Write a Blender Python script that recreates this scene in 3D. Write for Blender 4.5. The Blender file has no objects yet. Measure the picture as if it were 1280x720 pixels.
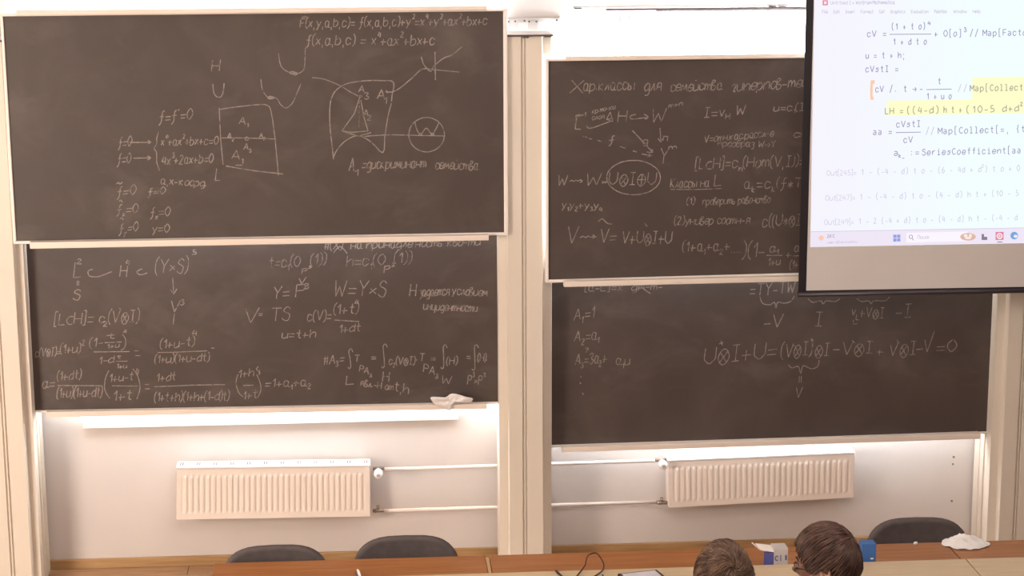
import bpy, bmesh, math, random
from mathutils import Vector, Matrix, noise
rnd = random.Random(7)
sc = bpy.context.scene
COL = sc.collection

# ------------------------------------------------------------------ camera, world, lights, exposure
CAM = Vector((0.0, -9.6, 3.405)); F = 2413.0
PITCH, YAW, ROLL = math.radians(11.594), math.radians(4.05), math.radians(-0.295)
def _view():
    cp, sp, cy, sy, cr, sr = math.cos(PITCH), math.sin(PITCH), math.cos(YAW), math.sin(YAW), math.cos(ROLL), math.sin(ROLL)
    B = Matrix(((1,0,0),(0,0,-1),(0,1,0)))
    Y = Matrix(((cy,0,-sy),(0,1,0),(sy,0,cy)))
    Pm = Matrix(((1,0,0),(0,cp,-sp),(0,sp,cp)))
    Z = Matrix(((cr,-sr,0),(sr,cr,0),(0,0,1)))
    return Z @ Pm @ Y @ B
VIEW = _view()
cam_data = bpy.data.cameras.new('camera'); cam = bpy.data.objects.new('camera', cam_data); COL.objects.link(cam)
_m = Matrix((VIEW[0], -VIEW[1], -VIEW[2])).transposed().to_4x4(); _m.translation = CAM
cam.matrix_world = _m
cam_data.sensor_width = 36; cam_data.lens = F * 36 / 1280; cam_data.clip_end = 100
sc.camera = cam

w = bpy.data.worlds.new('daylight'); sc.world = w; w.use_nodes = True
w.node_tree.nodes['Background'].inputs[0].default_value = (0.86, 0.93, 1.0, 1)
w.node_tree.nodes['Background'].inputs[1].default_value = 18.0

def area(name, loc, target, sx, sy, power, color, portal=False):
    d = bpy.data.lights.new(name, 'AREA'); d.shape = 'RECTANGLE'; d.size = sx; d.size_y = sy
    d.energy = power; d.color = color
    o = bpy.data.objects.new(name, d); COL.objects.link(o); o.location = loc
    o.rotation_euler = (Vector(target) - Vector(loc)).to_track_quat('-Z', 'Y').to_euler()
    if portal: d.cycles.is_portal = True
    return o
area('window_portal', (-0.45, 0.42, 1.85), (-0.45, -1, 1.85), 2.3, 2.2, 1, (1,1,1), True)
area('window_portal', (2.1, 0.42, 1.85), (2.1, -1, 1.85), 2.2, 2.2, 1, (1,1,1), True)
area('left_side_light', (-4.4, -4.6, 1.8), (-1.2, 0, .6), 2.2, 1.6, 320, (1.0, 0.88, 0.77))  # broad unseen light from the left, set low to brighten the lower left
area('ceiling_lamp_light', (0.6, -4.6, 4.1), (0.4, -0.5, 0.7), 1.8, 1.2, 60, (1.0, 0.89, 0.82))
area('ceiling_lamp_light', (3.0, -6.4, 4.1), (2.2, -0.5, 0.6), 1.8, 1.2, 60, (1.0, 0.91, 0.86))

sc.view_settings.view_transform = 'Standard'; sc.view_settings.look = 'None'
sc.view_settings.gamma = 1; sc.view_settings.use_curve_mapping = False
sc.view_settings.exposure = 0.25

# ------------------------------------------------------------------ helpers
def P(px, py, y=None, z=None, x=None):
    """point of the room seen at a photograph pixel, on a plane of known depth (y), height (z) or x"""
    d = VIEW.transposed() @ Vector(((px-640)/F, (py-360)/F, 1.0))
    if y is not None: t = (y-CAM.y)/d.y
    elif z is not None: t = (z-CAM.z)/d.z
    else: t = (x-CAM.x)/d.x
    return CAM + d*t

def lin(c):
    return tuple((v/255/12.92 if v/255 <= .04045 else ((v/255+.055)/1.055)**2.4) for v in c) + (1,)

def mat(name, c, rough=.6, var=.06, scale=6, metal=0, c2=None, stretch=None, bump=0, bscale=60, spec=.5):
    m = bpy.data.materials.new(name); m.use_nodes = True; nt = m.node_tree; N = nt.nodes; L = nt.links
    b = N['Principled BSDF']; b.inputs['Roughness'].default_value = rough; b.inputs['Metallic'].default_value = metal
    b.inputs['Specular IOR Level'].default_value = spec
    tc = N.new('ShaderNodeTexCoord'); mp = N.new('ShaderNodeMapping')
    L.new(tc.outputs['Object'], mp.inputs[0])
    if stretch: mp.inputs['Scale'].default_value = stretch
    nz = N.new('ShaderNodeTexNoise'); nz.inputs['Scale'].default_value = scale; nz.inputs['Detail'].default_value = 5
    L.new(mp.outputs[0], nz.inputs['Vector'])
    rp = N.new('ShaderNodeValToRGB'); a = lin(c); c2 = lin(c2) if c2 else tuple(v*(1-var) for v in a[:3])+(1,)
    a2 = a if var == 0 else tuple(min(1, v*(1+var*.5)) for v in a[:3])+(1,)
    rp.color_ramp.elements[0].position = .3; rp.color_ramp.elements[1].position = .7
    rp.color_ramp.elements[0].color = c2; rp.color_ramp.elements[1].color = a2
    L.new(nz.outputs[0], rp.inputs[0]); L.new(rp.outputs[0], b.inputs['Base Color'])
    if bump:
        n2 = N.new('ShaderNodeTexNoise'); n2.inputs['Scale'].default_value = bscale; L.new(mp.outputs[0], n2.inputs['Vector'])
        bp = N.new('ShaderNodeBump'); bp.inputs['Strength'].default_value = bump; bp.inputs['Distance'].default_value = .003
        L.new(n2.outputs[0], bp.inputs['Height']); L.new(bp.outputs[0], b.inputs['Normal'])
    return m

def emis(name, c, s=1.0):
    m = bpy.data.materials.new(name); m.use_nodes = True; N = m.node_tree.nodes; L = m.node_tree.links
    N.remove(N['Principled BSDF']); e = N.new('ShaderNodeEmission'); e.inputs[0].default_value = lin(c); e.inputs[1].default_value = s
    L.new(e.outputs[0], N['Material Output'].inputs[0]); return m

M = {}
M['wall'] = mat('painted_plaster', (208, 199, 193), .9, .03, 3, bump=.15, bscale=40, spec=.2)
M['ceiling'] = mat('ceiling_paint', (225, 218, 210), .9, .02)
M['window_frame'] = mat('window_paint', (240, 236, 234), .5, .02)
M['column'] = mat('cream_column_paint', (222, 211, 196), .45, .03, 4, spec=.4)
M['frame'] = mat('board_frame_aluminium', (240, 230, 222), .4, .03, 5)
M['tray'] = mat('board_tray_aluminium', (232, 217, 204), .4, .04, 5)
M['board_back'] = mat('board_back_white', (244, 243, 242), .7, .0)
M['metal'] = mat('zinc_plate', (205, 200, 198), .45, .08, 20, metal=.35)
M['dark_metal'] = mat('dark_metal', (75, 66, 64), .5, .1)
M['radiator'] = mat('radiator_enamel', (236, 224, 214), .35, .02)
M['radiator_top'] = mat('radiator_grille', (245, 244, 245), .35, .02)
M['slot'] = mat('grille_slot', (110, 105, 110), .7, .05)
M['pipe'] = mat('pipe_paint', (240, 228, 220), .35, .02)
M['valve'] = mat('valve_plastic', (243, 240, 240), .35, .02)
M['brass'] = mat('nickel_valve', (150, 138, 128), .35, .1, metal=.7)
M['baseboard'] = mat('baseboard_wood', (176, 140, 96), .5, .15, 4, c2=(152, 116, 76), stretch=(1, 8, 14))
M['plank'] = mat('floor_wood', (176, 138, 106), .4, .12, 5, c2=(150, 114, 84), stretch=(1, 12, 8))
M['brown_wood'] = mat('brown_table_wood', (168, 110, 62), .45, .1, 3.5, c2=(146, 90, 44), stretch=(1.2, 20, 20))
M['edge_wood'] = mat('table_edge_band', (206, 168, 122), .5, .05)
M['light_wood'] = mat('light_table_wood', (200, 177, 144), .45, .05, 3.5, c2=(190, 166, 131), stretch=(1.2, 20, 20))
M['steel'] = mat('chair_steel', (60, 58, 60), .4, .05, metal=.6)
M['chair'] = mat('chair_fabric', (94, 85, 84), .95, .14, 30, bump=.4, bscale=250, spec=.2)
M['black'] = mat('black_border', (30, 24, 30), .5, .08)
M['bar'] = mat('screen_bar', (52, 44, 52), .35, .08)
M['screen'] = mat('screen_fabric', (214, 207, 203), .85, .03, 4)
M['cloth'] = mat('cotton_cloth', (232, 228, 226), .95, .06, 12, bump=.5, bscale=90)
M['cloth_grey'] = mat('dusty_cloth', (232, 226, 222), .95, .12, 25, bump=.5, bscale=90)
M['chalk_piece'] = mat('chalk_stick', (240, 238, 235), .9, .03)
M['skin'] = mat('skin', (206, 158, 138), .55, .08, 12)
M['skin_red'] = mat('ear_skin', (200, 128, 108), .55, .08, 12)
M['hair'] = mat('brown_hair', (92, 66, 52), .5, .3, 30, c2=(58, 38, 30))
M['hair_light'] = mat('light_brown_hair', (124, 96, 72), .45, .3, 30, c2=(84, 60, 44))
M['hair2'] = mat('dark_brown_hair', (84, 58, 48), .5, .3, 30, c2=(50, 32, 26))
M['hair2_light'] = mat('mid_brown_hair', (108, 80, 66), .45, .3, 30, c2=(74, 50, 40))  # lighter brown strands, mixed in by random clumps
M['scalp'] = mat('scalp_hair', (58, 38, 30), .8, .1)
M['eye'] = mat('eye_white', (225, 222, 218), .3, .02)
M['iris'] = mat('iris', (60, 45, 35), .3, .02)
M['shirt'] = mat('grey_shirt', (120, 124, 134), .9, .08)
M['shirt2'] = mat('blue_shirt', (88, 100, 128), .9, .08)
M['trousers'] = mat('dark_trousers', (52, 54, 64), .9, .08)
M['shoe'] = mat('shoe', (38, 32, 30), .5, .08)
M['glasses'] = mat('glasses_frame', (40, 24, 28), .35, .02)
M['carton'] = mat('carton_grey', (186, 178, 176), .8, .05, 12)
M['carton_white'] = mat('carton_white', (232, 222, 214), .8, .03)
M['carton_blue'] = mat('carton_blue', (76, 78, 140), .7, .06)
M['blue'] = mat('blue_box', (60, 104, 168), .6, .08)
M['case'] = mat('tablet_case', (34, 26, 30), .6, .06)
M['tablet'] = mat('tablet_screen', (206, 202, 212), .25, .02)
M['cable'] = mat('cable_rubber', (66, 30, 26), .5, .05)
M['plug'] = mat('wall_plug', (130, 118, 114), .7, .1)
M['curtain'] = mat('curtain_pink', (226, 182, 188), .9, .05)
# blackboard: dark green-brown enamel with smudged chalk dust
def board_mat():
    m = bpy.data.materials.new('chalkboard'); m.use_nodes = True; nt = m.node_tree; N = nt.nodes; L = nt.links
    b = N['Principled BSDF']; b.inputs['Roughness'].default_value = .55; b.inputs['Specular IOR Level'].default_value = .4
    tc = N.new('ShaderNodeTexCoord'); mp = N.new('ShaderNodeMapping'); L.new(tc.outputs['Object'], mp.inputs[0])
    mp.inputs['Rotation'].default_value = (0, .5, 0)
    n1 = N.new('ShaderNodeTexNoise'); n1.inputs['Scale'].default_value = 1.1; n1.inputs['Detail'].default_value = 3
    n1.inputs['Distortion'].default_value = 1.2; L.new(mp.outputs[0], n1.inputs['Vector'])
    n2 = N.new('ShaderNodeTexNoise'); n2.inputs['Scale'].default_value = 3.2; n2.inputs['Detail'].default_value = 5
    n2.inputs['Distortion'].default_value = 1.0; L.new(mp.outputs[0], n2.inputs['Vector'])
    mu = N.new('ShaderNodeMath'); mu.operation = 'MULTIPLY'; L.new(n1.outputs[0], mu.inputs[0]); L.new(n2.outputs[0], mu.inputs[1])
    rp = N.new('ShaderNodeValToRGB'); rp.color_ramp.elements[0].position = .2; rp.color_ramp.elements[1].position = .46
    rp.color_ramp.elements[0].color = lin((75, 64, 59)); rp.color_ramp.elements[1].color = lin((88, 77, 71))
    L.new(mu.outputs[0], rp.inputs[0])
    m2 = N.new('ShaderNodeMapping'); m2.inputs['Scale'].default_value = (1, 1, 1.9); m2.inputs['Rotation'].default_value = (0, -.6, 0); L.new(tc.outputs['Object'], m2.inputs[0])
    n3 = N.new('ShaderNodeTexNoise'); n3.inputs['Scale'].default_value = 2.1; n3.inputs['Detail'].default_value = 7; n3.inputs['Roughness'].default_value = .62
    n3.inputs['Distortion'].default_value = .5; L.new(m2.outputs[0], n3.inputs['Vector'])
    r3 = N.new('ShaderNodeMapRange'); r3.inputs[1].default_value = .55; r3.inputs[2].default_value = .8; r3.inputs[4].default_value = .17; L.new(n3.outputs[0], r3.inputs[0])
    mx = N.new('ShaderNodeMix'); mx.data_type = 'RGBA'; mx.inputs[7].default_value = lin((150, 140, 132))
    L.new(r3.outputs[0], mx.inputs[0]); L.new(rp.outputs[0], mx.inputs[6]); L.new(mx.outputs[2], b.inputs['Base Color'])
    return m
M['board'] = board_mat()
def chalk_mat(name, c, lo, hi):
    m = bpy.data.materials.new(name); m.use_nodes = True; nt = m.node_tree; N = nt.nodes; L = nt.links
    b = N['Principled BSDF']; b.inputs['Roughness'].default_value = .95; b.inputs['Base Color'].default_value = lin(c)
    b.inputs['Specular IOR Level'].default_value = .1
    tc = N.new('ShaderNodeTexCoord'); n1 = N.new('ShaderNodeTexNoise'); n1.inputs['Scale'].default_value = 45; n1.inputs['Detail'].default_value = 3
    L.new(tc.outputs['Object'], n1.inputs['Vector'])
    mr = N.new('ShaderNodeMapRange'); mr.inputs[1].default_value = .3; mr.inputs[2].default_value = .7
    mr.inputs[3].default_value = lo; mr.inputs[4].default_value = hi
    L.new(n1.outputs[0], mr.inputs[0]); L.new(mr.outputs[0], b.inputs['Alpha'])
    return m
M['chalk'] = chalk_mat('chalk_line', (174, 162, 154), .42, .8)
M['chalk_faint'] = chalk_mat('chalk_line_faint', (166, 152, 144), .3, .65)

class MB:
    def __init__(s): s.bm = bmesh.new()
    def face(s, vs, mi=0):
        f = s.bm.faces.new([s.bm.verts.new(v) for v in vs]); f.material_index = mi; return f
    def box(s, x0, x1, y0, y1, z0, z1, mi=0):
        return s.prism([(x0, z0), (x1, z0), (x1, z1), (x0, z1)], y0, y1, mi)
    def prism(s, xz, y0, y1, mi=0):
        """polygon in XZ extruded along Y"""
        a = [s.bm.verts.new((p[0], y0, p[1])) for p in xz]; b = [s.bm.verts.new((p[0], y1, p[1])) for p in xz]
        n = len(xz); fs = [s.bm.faces.new(a), s.bm.faces.new(b[::-1])]
        for i in range(n): fs.append(s.bm.faces.new((a[i], b[i], b[(i+1) % n], a[(i+1) % n])))
        for f in fs: f.material_index = mi
        return s
    def vprism(s, xy, z0, z1, mi=0):
        a = [s.bm.verts.new((p[0], p[1], z0)) for p in xy]; b = [s.bm.verts.new((p[0], p[1], z1)) for p in xy]
        n = len(xy); fs = [s.bm.faces.new(a), s.bm.faces.new(b[::-1])]
        for i in range(n): fs.append(s.bm.faces.new((a[i], b[i], b[(i+1) % n], a[(i+1) % n])))
        for f in fs: f.material_index = mi
        return s
    def slab(s, quad, yf, th, mi=0):
        """photo-pixel quad taken on the plane y=yf, given thickness th backwards"""
        pts = [P(q[0], q[1], y=yf) for q in quad]
        return s.prism([(p.x, p.z) for p in pts], yf, yf+th, mi)
    def tube(s, pts, r, n=8, mi=0, closed=False, smooth=True):
        pts = [Vector(p) for p in pts]; rings = []
        rr = r if isinstance(r, (list, tuple)) else [r]*len(pts)
        up = Vector((0, 0, 1))
        for i, p in enumerate(pts):
            a = pts[(i-1) % len(pts)] if (i or closed) else p; b = pts[(i+1) % len(pts)] if (i < len(pts)-1 or closed) else p
            t = (b-a).normalized(); u = t.cross(up)
            if u.length < .05: u = t.cross(Vector((0, 1, 0)))
            u.normalize(); v = u.cross(t)
            rings.append([s.bm.verts.new(p + (u*math.cos(k*2*math.pi/n) + v*math.sin(k*2*math.pi/n))*rr[i]) for k in range(n)])
        m = len(rings)
        for i in range(m if closed else m-1):
            for k in range(n):
                f = s.bm.faces.new((rings[i][k], rings[i][(k+1) % n], rings[(i+1) % m][(k+1) % n], rings[(i+1) % m][k])); f.material_index = mi; f.smooth = smooth
        if not closed:
            f = s.bm.faces.new(rings[0][::-1]); f.material_index = mi; f = s.bm.faces.new(rings[-1]); f.material_index = mi
        return s
    def ball(s, c, r, mi=0, sx=1, sy=1, sz=1, seg=16):
        g = bmesh.ops.create_uvsphere(s.bm, u_segments=seg, v_segments=seg//2+2, radius=r, matrix=Matrix.Translation(c) @ Matrix.Diagonal((sx, sy, sz, 1)))
        for v in g['verts']:
            for f in v.link_faces: f.material_index = mi; f.smooth = True
        return s
    def build(s, name, mats, parent=None, bevel=0, loc=None, seg=2):
        bmesh.ops.recalc_face_normals(s.bm, faces=s.bm.faces)
        me = bpy.data.meshes.new(name); 
        if loc is not None: bmesh.ops.translate(s.bm, verts=s.bm.verts, vec=-Vector(loc))
        s.bm.to_mesh(me); s.bm.free()
        for m in (mats if isinstance(mats, (list, tuple)) else [mats]): me.materials.append(m)
        o = bpy.data.objects.new(name, me); COL.objects.link(o)
        if parent: o.parent = parent; 
        if loc is not None: o.location = Vector(loc)
        if parent:
            pl = parent.location if parent.parent is None else parent.location + parent.parent.location
            o.location = (Vector(loc) if loc is not None else Vector((0, 0, 0))) - (pl if not s_local[0] else Vector((0, 0, 0)))
        if bevel:
            b = o.modifiers.new('bevel', 'BEVEL'); b.width = bevel; b.segments = seg; b.limit_method = 'ANGLE'
        return o
s_local = [False]     # True while a thing is modelled in its own local space

def tag(o, label=None, cat=None, group=None, kind=None):
    if label: o['label'] = label
    if cat: o['category'] = cat
    if group: o['group'] = group
    if kind: o['kind'] = kind
    return o
def empty(name, loc=(0, 0, 0), **k):
    o = bpy.data.objects.new(name, None); COL.objects.link(o); o.location = loc; o.empty_display_size = .1
    return tag(o, **k)
def copy_tree(o, parent=None):
    c = o.copy(); COL.objects.link(c); c.parent = parent
    for ch in list(o.children): copy_tree(ch, c)
    return c

# ------------------------------------------------------------------ setting
X0, X1, YB, ZC = -4.6, 6.6, -11.5, 4.3
WD = .30     # depth of the window niche
def PX(px, py, y=0.0): return P(px, py, y=y).x
w1a, w1b = PX(78, 100), PX(626.5, 30)
w2a, w2b = PX(703, 40), PX(1246, 300)
zs = P(320, 519, y=-.05).z          # top of the window sills
zh = 3.25
m = MB()
m.box(X0, w1a, 0, .4, -.012, ZC); m.box(w1b, w2a, 0, .4, -.012, ZC); m.box(w2b, X1, 0, .4, -.012, ZC)
m.box(w1a, w1b, 0, .4, -.012, zs-.03); m.box(w2a, w2b, 0, .4, -.012, zs-.03)
m.box(w1a, w1b, 0, .4, zh, ZC); m.box(w2a, w2b, 0, .4, zh, ZC)
wb = m.build('wall_back', M['wall']); tag(wb, kind='structure', label='pale plaster wall with window niches behind the boards')
fl = MB().box(X0, X1, YB, .4, -.12, -.004).build('floor', mat('floor_joint', (92, 66, 46), .8)); tag(fl, kind='structure', label='brown wooden plank floor along the wall')
pm = None; far = MB()
for r in range(0, 81):
    off = (r*0.43) % 1.2; y0 = -.145-.14*r
    if y0 < YB: break
    for k in range(-1, 10):
        x = X0+off+k*1.2; xa, xb = max(x, X0), min(x+1.196, X1)
        if xb-xa < .05: continue
        if r > 24: far.box(xa, xb, y0, y0+.136, -.012, 0); continue
        if pm is None: pm = o = MB().box(0, 1.196, 0, .136, -.012, 0).build('plank', M['plank'], fl)
        else: o = pm.copy(); COL.objects.link(o); o.parent = fl
        o.location = (xa, y0, 0); o.scale.x = (xb-xa)/1.196
tag(far.build('plank_field', M['plank'], fl), kind='stuff')
ce = MB().box(X0, X1, YB, .4, ZC, ZC+.1).build('ceiling', M['ceiling']); tag(ce, kind='structure')
for nm, b in (('wall_left', (X0-.1, X0, YB, .4)), ('wall_right', (X1, X1+.1, YB, .4)), ('wall_front', (X0, X1, YB-.1, YB))):
    tag(MB().box(*b, -.05, ZC).build(nm, M['wall']), kind='structure')
zb = .052
tag(MB().box(X0, X1, -.018, 0, 0, zb).build('baseboard_back', M['baseboard'], bevel=.004), kind='structure', label='ochre wooden baseboard along the back wall')

def window(n, xa, xb, label):
    root = empty('window_%d' % n, ((xa+xb)/2, WD, zs), label=label, kind='structure')
    zt = P(900, 9, y=WD).z + .01
    fw = .075
    m = MB(); y0, y1 = WD-.06, WD+.02
    m.box(xa, xa+fw, y0, y1, zs, zh); m.box(xb-fw, xb, y0, y1, zs, zh)
    m.box(xa+fw, xb-fw, y0, y1, zt, zh); m.box(xa+fw, xb-fw, y0, y1, zs, zs+fw)
    m.build('frame', M['window_frame'], root, bevel=.004)
    k = 2; wsp = (xb-xa-2*fw)/k
    for i in range(k):
        a = xa+fw+i*wsp; b = a+wsp
        m = MB(); s = .05; ya, yb = WD-.075, WD-.03
        m.box(a+.004, a+s, ya, yb, zs+fw, zt); m.box(b-s, b-.004, ya, yb, zs+fw, zt); m.box(a, b, ya, yb, zs+fw, zs+fw+s); m.box(a, b, ya, yb, zt-.012, zt)
        so = m.build('sash', M['window_frame'], root, bevel=.003)
        MB().box(a+s-.01, b-s+.01, WD-.05, WD-.046, zs+fw+s-.01, zt).build('pane', M['glass'], so)
    return root
g = bpy.data.materials.new('window_glass'); g.use_nodes = True; N = g.node_tree.nodes; L = g.node_tree.links
N.remove(N['Principled BSDF']); tr = N.new('ShaderNodeBsdfTransparent'); gl = N.new('ShaderNodeBsdfGlossy'); gl.inputs['Roughness'].default_value = .02
mx = N.new('ShaderNodeMixShader'); mx.inputs[0].default_value = .05; L.new(tr.outputs[0], mx.inputs[1]); L.new(gl.outputs[0], mx.inputs[2]); L.new(mx.outputs[0], N['Material Output'].inputs[0])
M['glass'] = g
window(1, w1a, w1b, 'bright white window behind the two left blackboards')
window(2, w2a, w2b, 'bright white window behind the two right blackboards')
# sills
sa, sb = P(103, 526, y=-.05).x, P(573, 520, y=-.05).x
sl = MB(); sl.box(sa, sb, -.05, WD-.06, zs-.05, zs)
tag(sl.build('trim_1', M['window_frame'], bevel=.004), kind='structure', label='white window sill under the lower left blackboard')
sl = MB(); sl.box(w2a+.12, w2b-.12, -.004, WD-.06, zs-.05, zs)
tag(sl.build('trim_2', M['window_frame'], bevel=.004), kind='structure', label='white window sill hidden behind the lower right blackboard')
# curtain rail bit with a folded curtain seen high in the right window
cr = empty('curtain_rail', P(800, 14, y=.20), label='thin white rail with a narrow pink curtain high in the right window', cat='curtain rail')
m = MB(); a, b = P(757, 13, y=.20), P(1180, 10.5, y=.20)
m.tube([(a.x, .20, a.z), (b.x, .20, a.z)], .009, 8); m.build('rail', M['dark_metal'], cr)
a, b = P(757, 13, y=.19), P(820, 17.5, y=.19); m = MB().box(a.x, b.x, .185, .195, b.z, a.z); m.build('cover', M['curtain'], cr)
m = MB(); a, b = P(773, 19, y=.185), P(792, 66, y=.185); nn = 13; vs = []
for i in range(nn):
    t = i/(nn-1); x = a.x+(b.x-a.x)*t
    pinch = .82
    xm = (a.x+b.x)/2
    vs.append((x, xm+(x-xm)*pinch, .178+.012*math.sin(t*12)))
for i in range(nn-1):
    p, q = vs[i], vs[i+1]
    m.face([(p[0], p[2], a.z), (q[0], q[2], a.z), (q[1], q[2], b.z), (p[1], p[2], b.z)])
co = m.build('curtain', M['curtain'], cr); sd = co.modifiers.new('thick', 'SOLIDIFY'); sd.thickness = .003

# ------------------------------------------------------------------ guide columns
YF, YM = -.28, -.33      # flange and main face depth
ztop = P(665, 45, y=YM).z
def column(xs, label, seam, back=-.02, parent_extra=None):
    """xs = side_left, main_left, main_right, side_right"""
    sl_, ml, mr, sr = xs
    root = empty('guide_column', ((sl_+sr)/2, (YF+back)/2, 0), label=label, cat='column', group=None)
    pr = [(sl_, back), (sl_, -.10), (sl_+.006, -.10), (sl_+.006, -.115), (sl_, -.115), (sl_, -.17), (sl_+.008, -.17), (sl_+.008, -.195), (sl_, -.195), (sl_, YF),
          (ml-.004, YF), (ml-.004, YM+.01), (ml, YM), (seam-.012, YM), (seam-.008, YM+.012), (seam-.004, YM+.012), (seam-.003, YM+.002), (seam+.003, YM+.002), (seam+.004, YM+.012), (seam+.008, YM+.012), (seam+.012, YM),
          (mr, YM), (mr+.004, YM+.01), (mr+.004, YF), (sr, YF), (sr, -.195), (sr-.008, -.195), (sr-.008, -.17), (sr, -.17), (sr, -.115), (sr-.006, -.115), (sr-.006, -.10), (sr, -.10), (sr, back)]
    pr = [p for p in pr if p[1] <= back+1e-6]
    MB().vprism(pr, 0, ztop).build('profile', M['column'], root)
    m = MB().box(sl_-.002, sr+.004, YM-.004, back, ztop, ztop+.008); m.build('cap_plate', M['metal'], root)
    MB().box(sl_-.003, sr+.005, YM-.010, YM-.0045, ztop-.002, ztop+.006).build('cap_edge', M['dark_metal'], root)
    return root
YR = 600
cs = (P(621.5, YR, y=-.09).x, P(637, YR, y=YM).x, P(678.5, YR, y=YM).x, P(689.3, YR, y=YF).x)
seam = P(656.3, YR, y=YM).x
cc = column(cs, 'cream guide column between the left and right pairs of blackboards', seam, back=-.09)
cl_main_r = P(32.8, YR, y=YM).x; cl_side_r = P(45, YR, y=YF).x; cl_seam = P(9.5, YR, y=YM).x
wc = cs[2]-cs[1]; fl_w = cs[3]-cs[2]
column((cl_main_r-wc-fl_w, cl_main_r-wc, cl_main_r, cl_side_r), 'cream guide column at the left edge beside the left blackboards', cl_seam)
cr_side_l = P(1236.5, YR, y=YF).x; cr_main_l = P(1251.5, YR, y=YM).x
column((cr_side_l, cr_main_l, cr_main_l+wc, cr_main_l+wc+fl_w), 'greyish cream guide column at the right edge beyond the right blackboards', cr_main_l+wc/2)
# top fixings of the middle column
a, b = P(634, 22.7, y=-.03), P(701, 28.2, y=-.03)
MB().box(a.x, b.x, -.03, 0, b.z, a.z).build('mounting_rail', M['metal'], cc, bevel=.002)
for x0, x1, y0 in ((634.5, 647.5, 24), (659, 674, 26)):
    a, b = P(x0, y0, y=-.06), P(x1, 42, y=-.06)
    MB().box(a.x, b.x, -.06, -.03, ztop+.008, a.z).build('bracket', M['metal'], cc, bevel=.002)
for x, y, yy in ((635.5, 27, -.06), (644, 26.7, -.06), (661.5, 27, -.06), (670.5, 27, -.06), (655.5, 26, -.03), (696, 25.3, -.03)):
    p = P(x, y, y=yy-.006); MB().tube([(p.x, yy-.010, p.z), (p.x, yy, p.z)], .0045, 8).build('bolt', M['dark_metal'], cc)
for x, ww, y in ((655.2, .006, 46), (659.4, .006, 46), (684.5, .017, 45)):
    p = P(x, y, y=YM-.008); MB().box(p.x-ww, p.x+ww, YM-.012, YM-.0015, p.z-.006, p.z+.006).build('cable_pulley', M['dark_metal'], cc, bevel=.002)

# ------------------------------------------------------------------ blackboards
def lerp(a, b, t): return (a[0]+(b[0]-a[0])*t, a[1]+(b[1]-a[1])*t)
def board(label, q, Y, fr, tray=None, rail=None):
    """q = TL,TR,BR,BL pixels of the writing surface; fr = left,top,right,bottom frame widths in pixels"""
    c = P((q[0][0]+q[1][0])/2, q[3][1], y=Y)
    root = empty('blackboard', (c.x, Y, c.z), label=label, cat='blackboard')
    MB().slab(q, Y, .012).build('writing_surface', M['board'], root)
    TL, TR, BR, BL = q; l, t, r, b = fr; yf = Y-.010; k = 0.999
    oTL, oTR, oBR, oBL = (TL[0]-l, TL[1]-t), (TR[0]+r, TR[1]-t), (BR[0]+r, BR[1]+b), (BL[0]-l, BL[1]+b)
    for quad in ([oTL, TL, BL, oBL], [TR, oTR, oBR, BR]):
        MB().slab(quad, yf, .034).build('frame_side', M['frame'], root, bevel=.003)
    MB().slab([oTL, oTR, TR, TL], yf, .034).build('frame_top', M['frame'], root, bevel=.003)
    MB().slab([BL, BR, oBR, oBL], yf, .034).build('frame_bottom', M['frame'], root, bevel=.003)
    MB().slab([oTL, oTR, oBR, oBL], Y+.0125, .010).build('back_panel', M['board_back'], root)
    if tray:
        m = MB(); m.slab(tray, Y-.055, .044); 
        m.build('chalk_tray', M['tray'], root, bevel=.003)
    if rail: MB().slab(rail, Y-.032, .021).build('top_rail', M['tray'], root, bevel=.003)
    return root
YU, YL = -.345, -.20
UL = board('upper left blackboard with cusp diagrams and chalk formulas', [(3.5, 20.6), (629, 14), (630.3, 290.6), (20.3, 301.6)], YU+.0, (3.5, 2.5, 5, 3.6),
    tray=[(36.5, 303), (611, 294), (611, 300.6), (37.5, 311.2)], rail=[(20, 13.3), (609, 7.3), (609, 12.6), (20, 19.6)])
LL = board('lower left blackboard of fraction formulas with a cloth on its tray', [(30, 262), (622.3, 250), (623, 502.6), (43.4, 513.6)], YL, (3.2, 3, 2.4, 2.2),
    tray=[(57, 515.2), (609, 505), (609, 511.3), (57, 522)])
UR = board('upper right blackboard with Cyrillic heading and circled formula, partly behind the screen', [(685.8, 76.6), (1266, 70), (1256, 334.5), (685.8, 350)], YU, (3.6, 2.6, 5, 3.6),
    tray=[(705, 352.2), (1238, 340), (1238, 346), (705, 359)], rail=[(707, 70.6), (1250, 64), (1250, 69), (707, 76.4)])
LR = board('lower right blackboard with one long formula and eraser smudges', [(689.9, 305), (1247.5, 285), (1236.8, 539.8), (689.6, 556.8)], YL, (2, 3, 2, 2.2),
    tray=[(702.5, 559.6), (1225.5, 541.6), (1225.5, 548.8), (702.5, 565.6)])
BY = {'UL': (UL, YU), 'LL': (LL, YL), 'UR': (UR, YU), 'LR': (LR, YL)}

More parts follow.
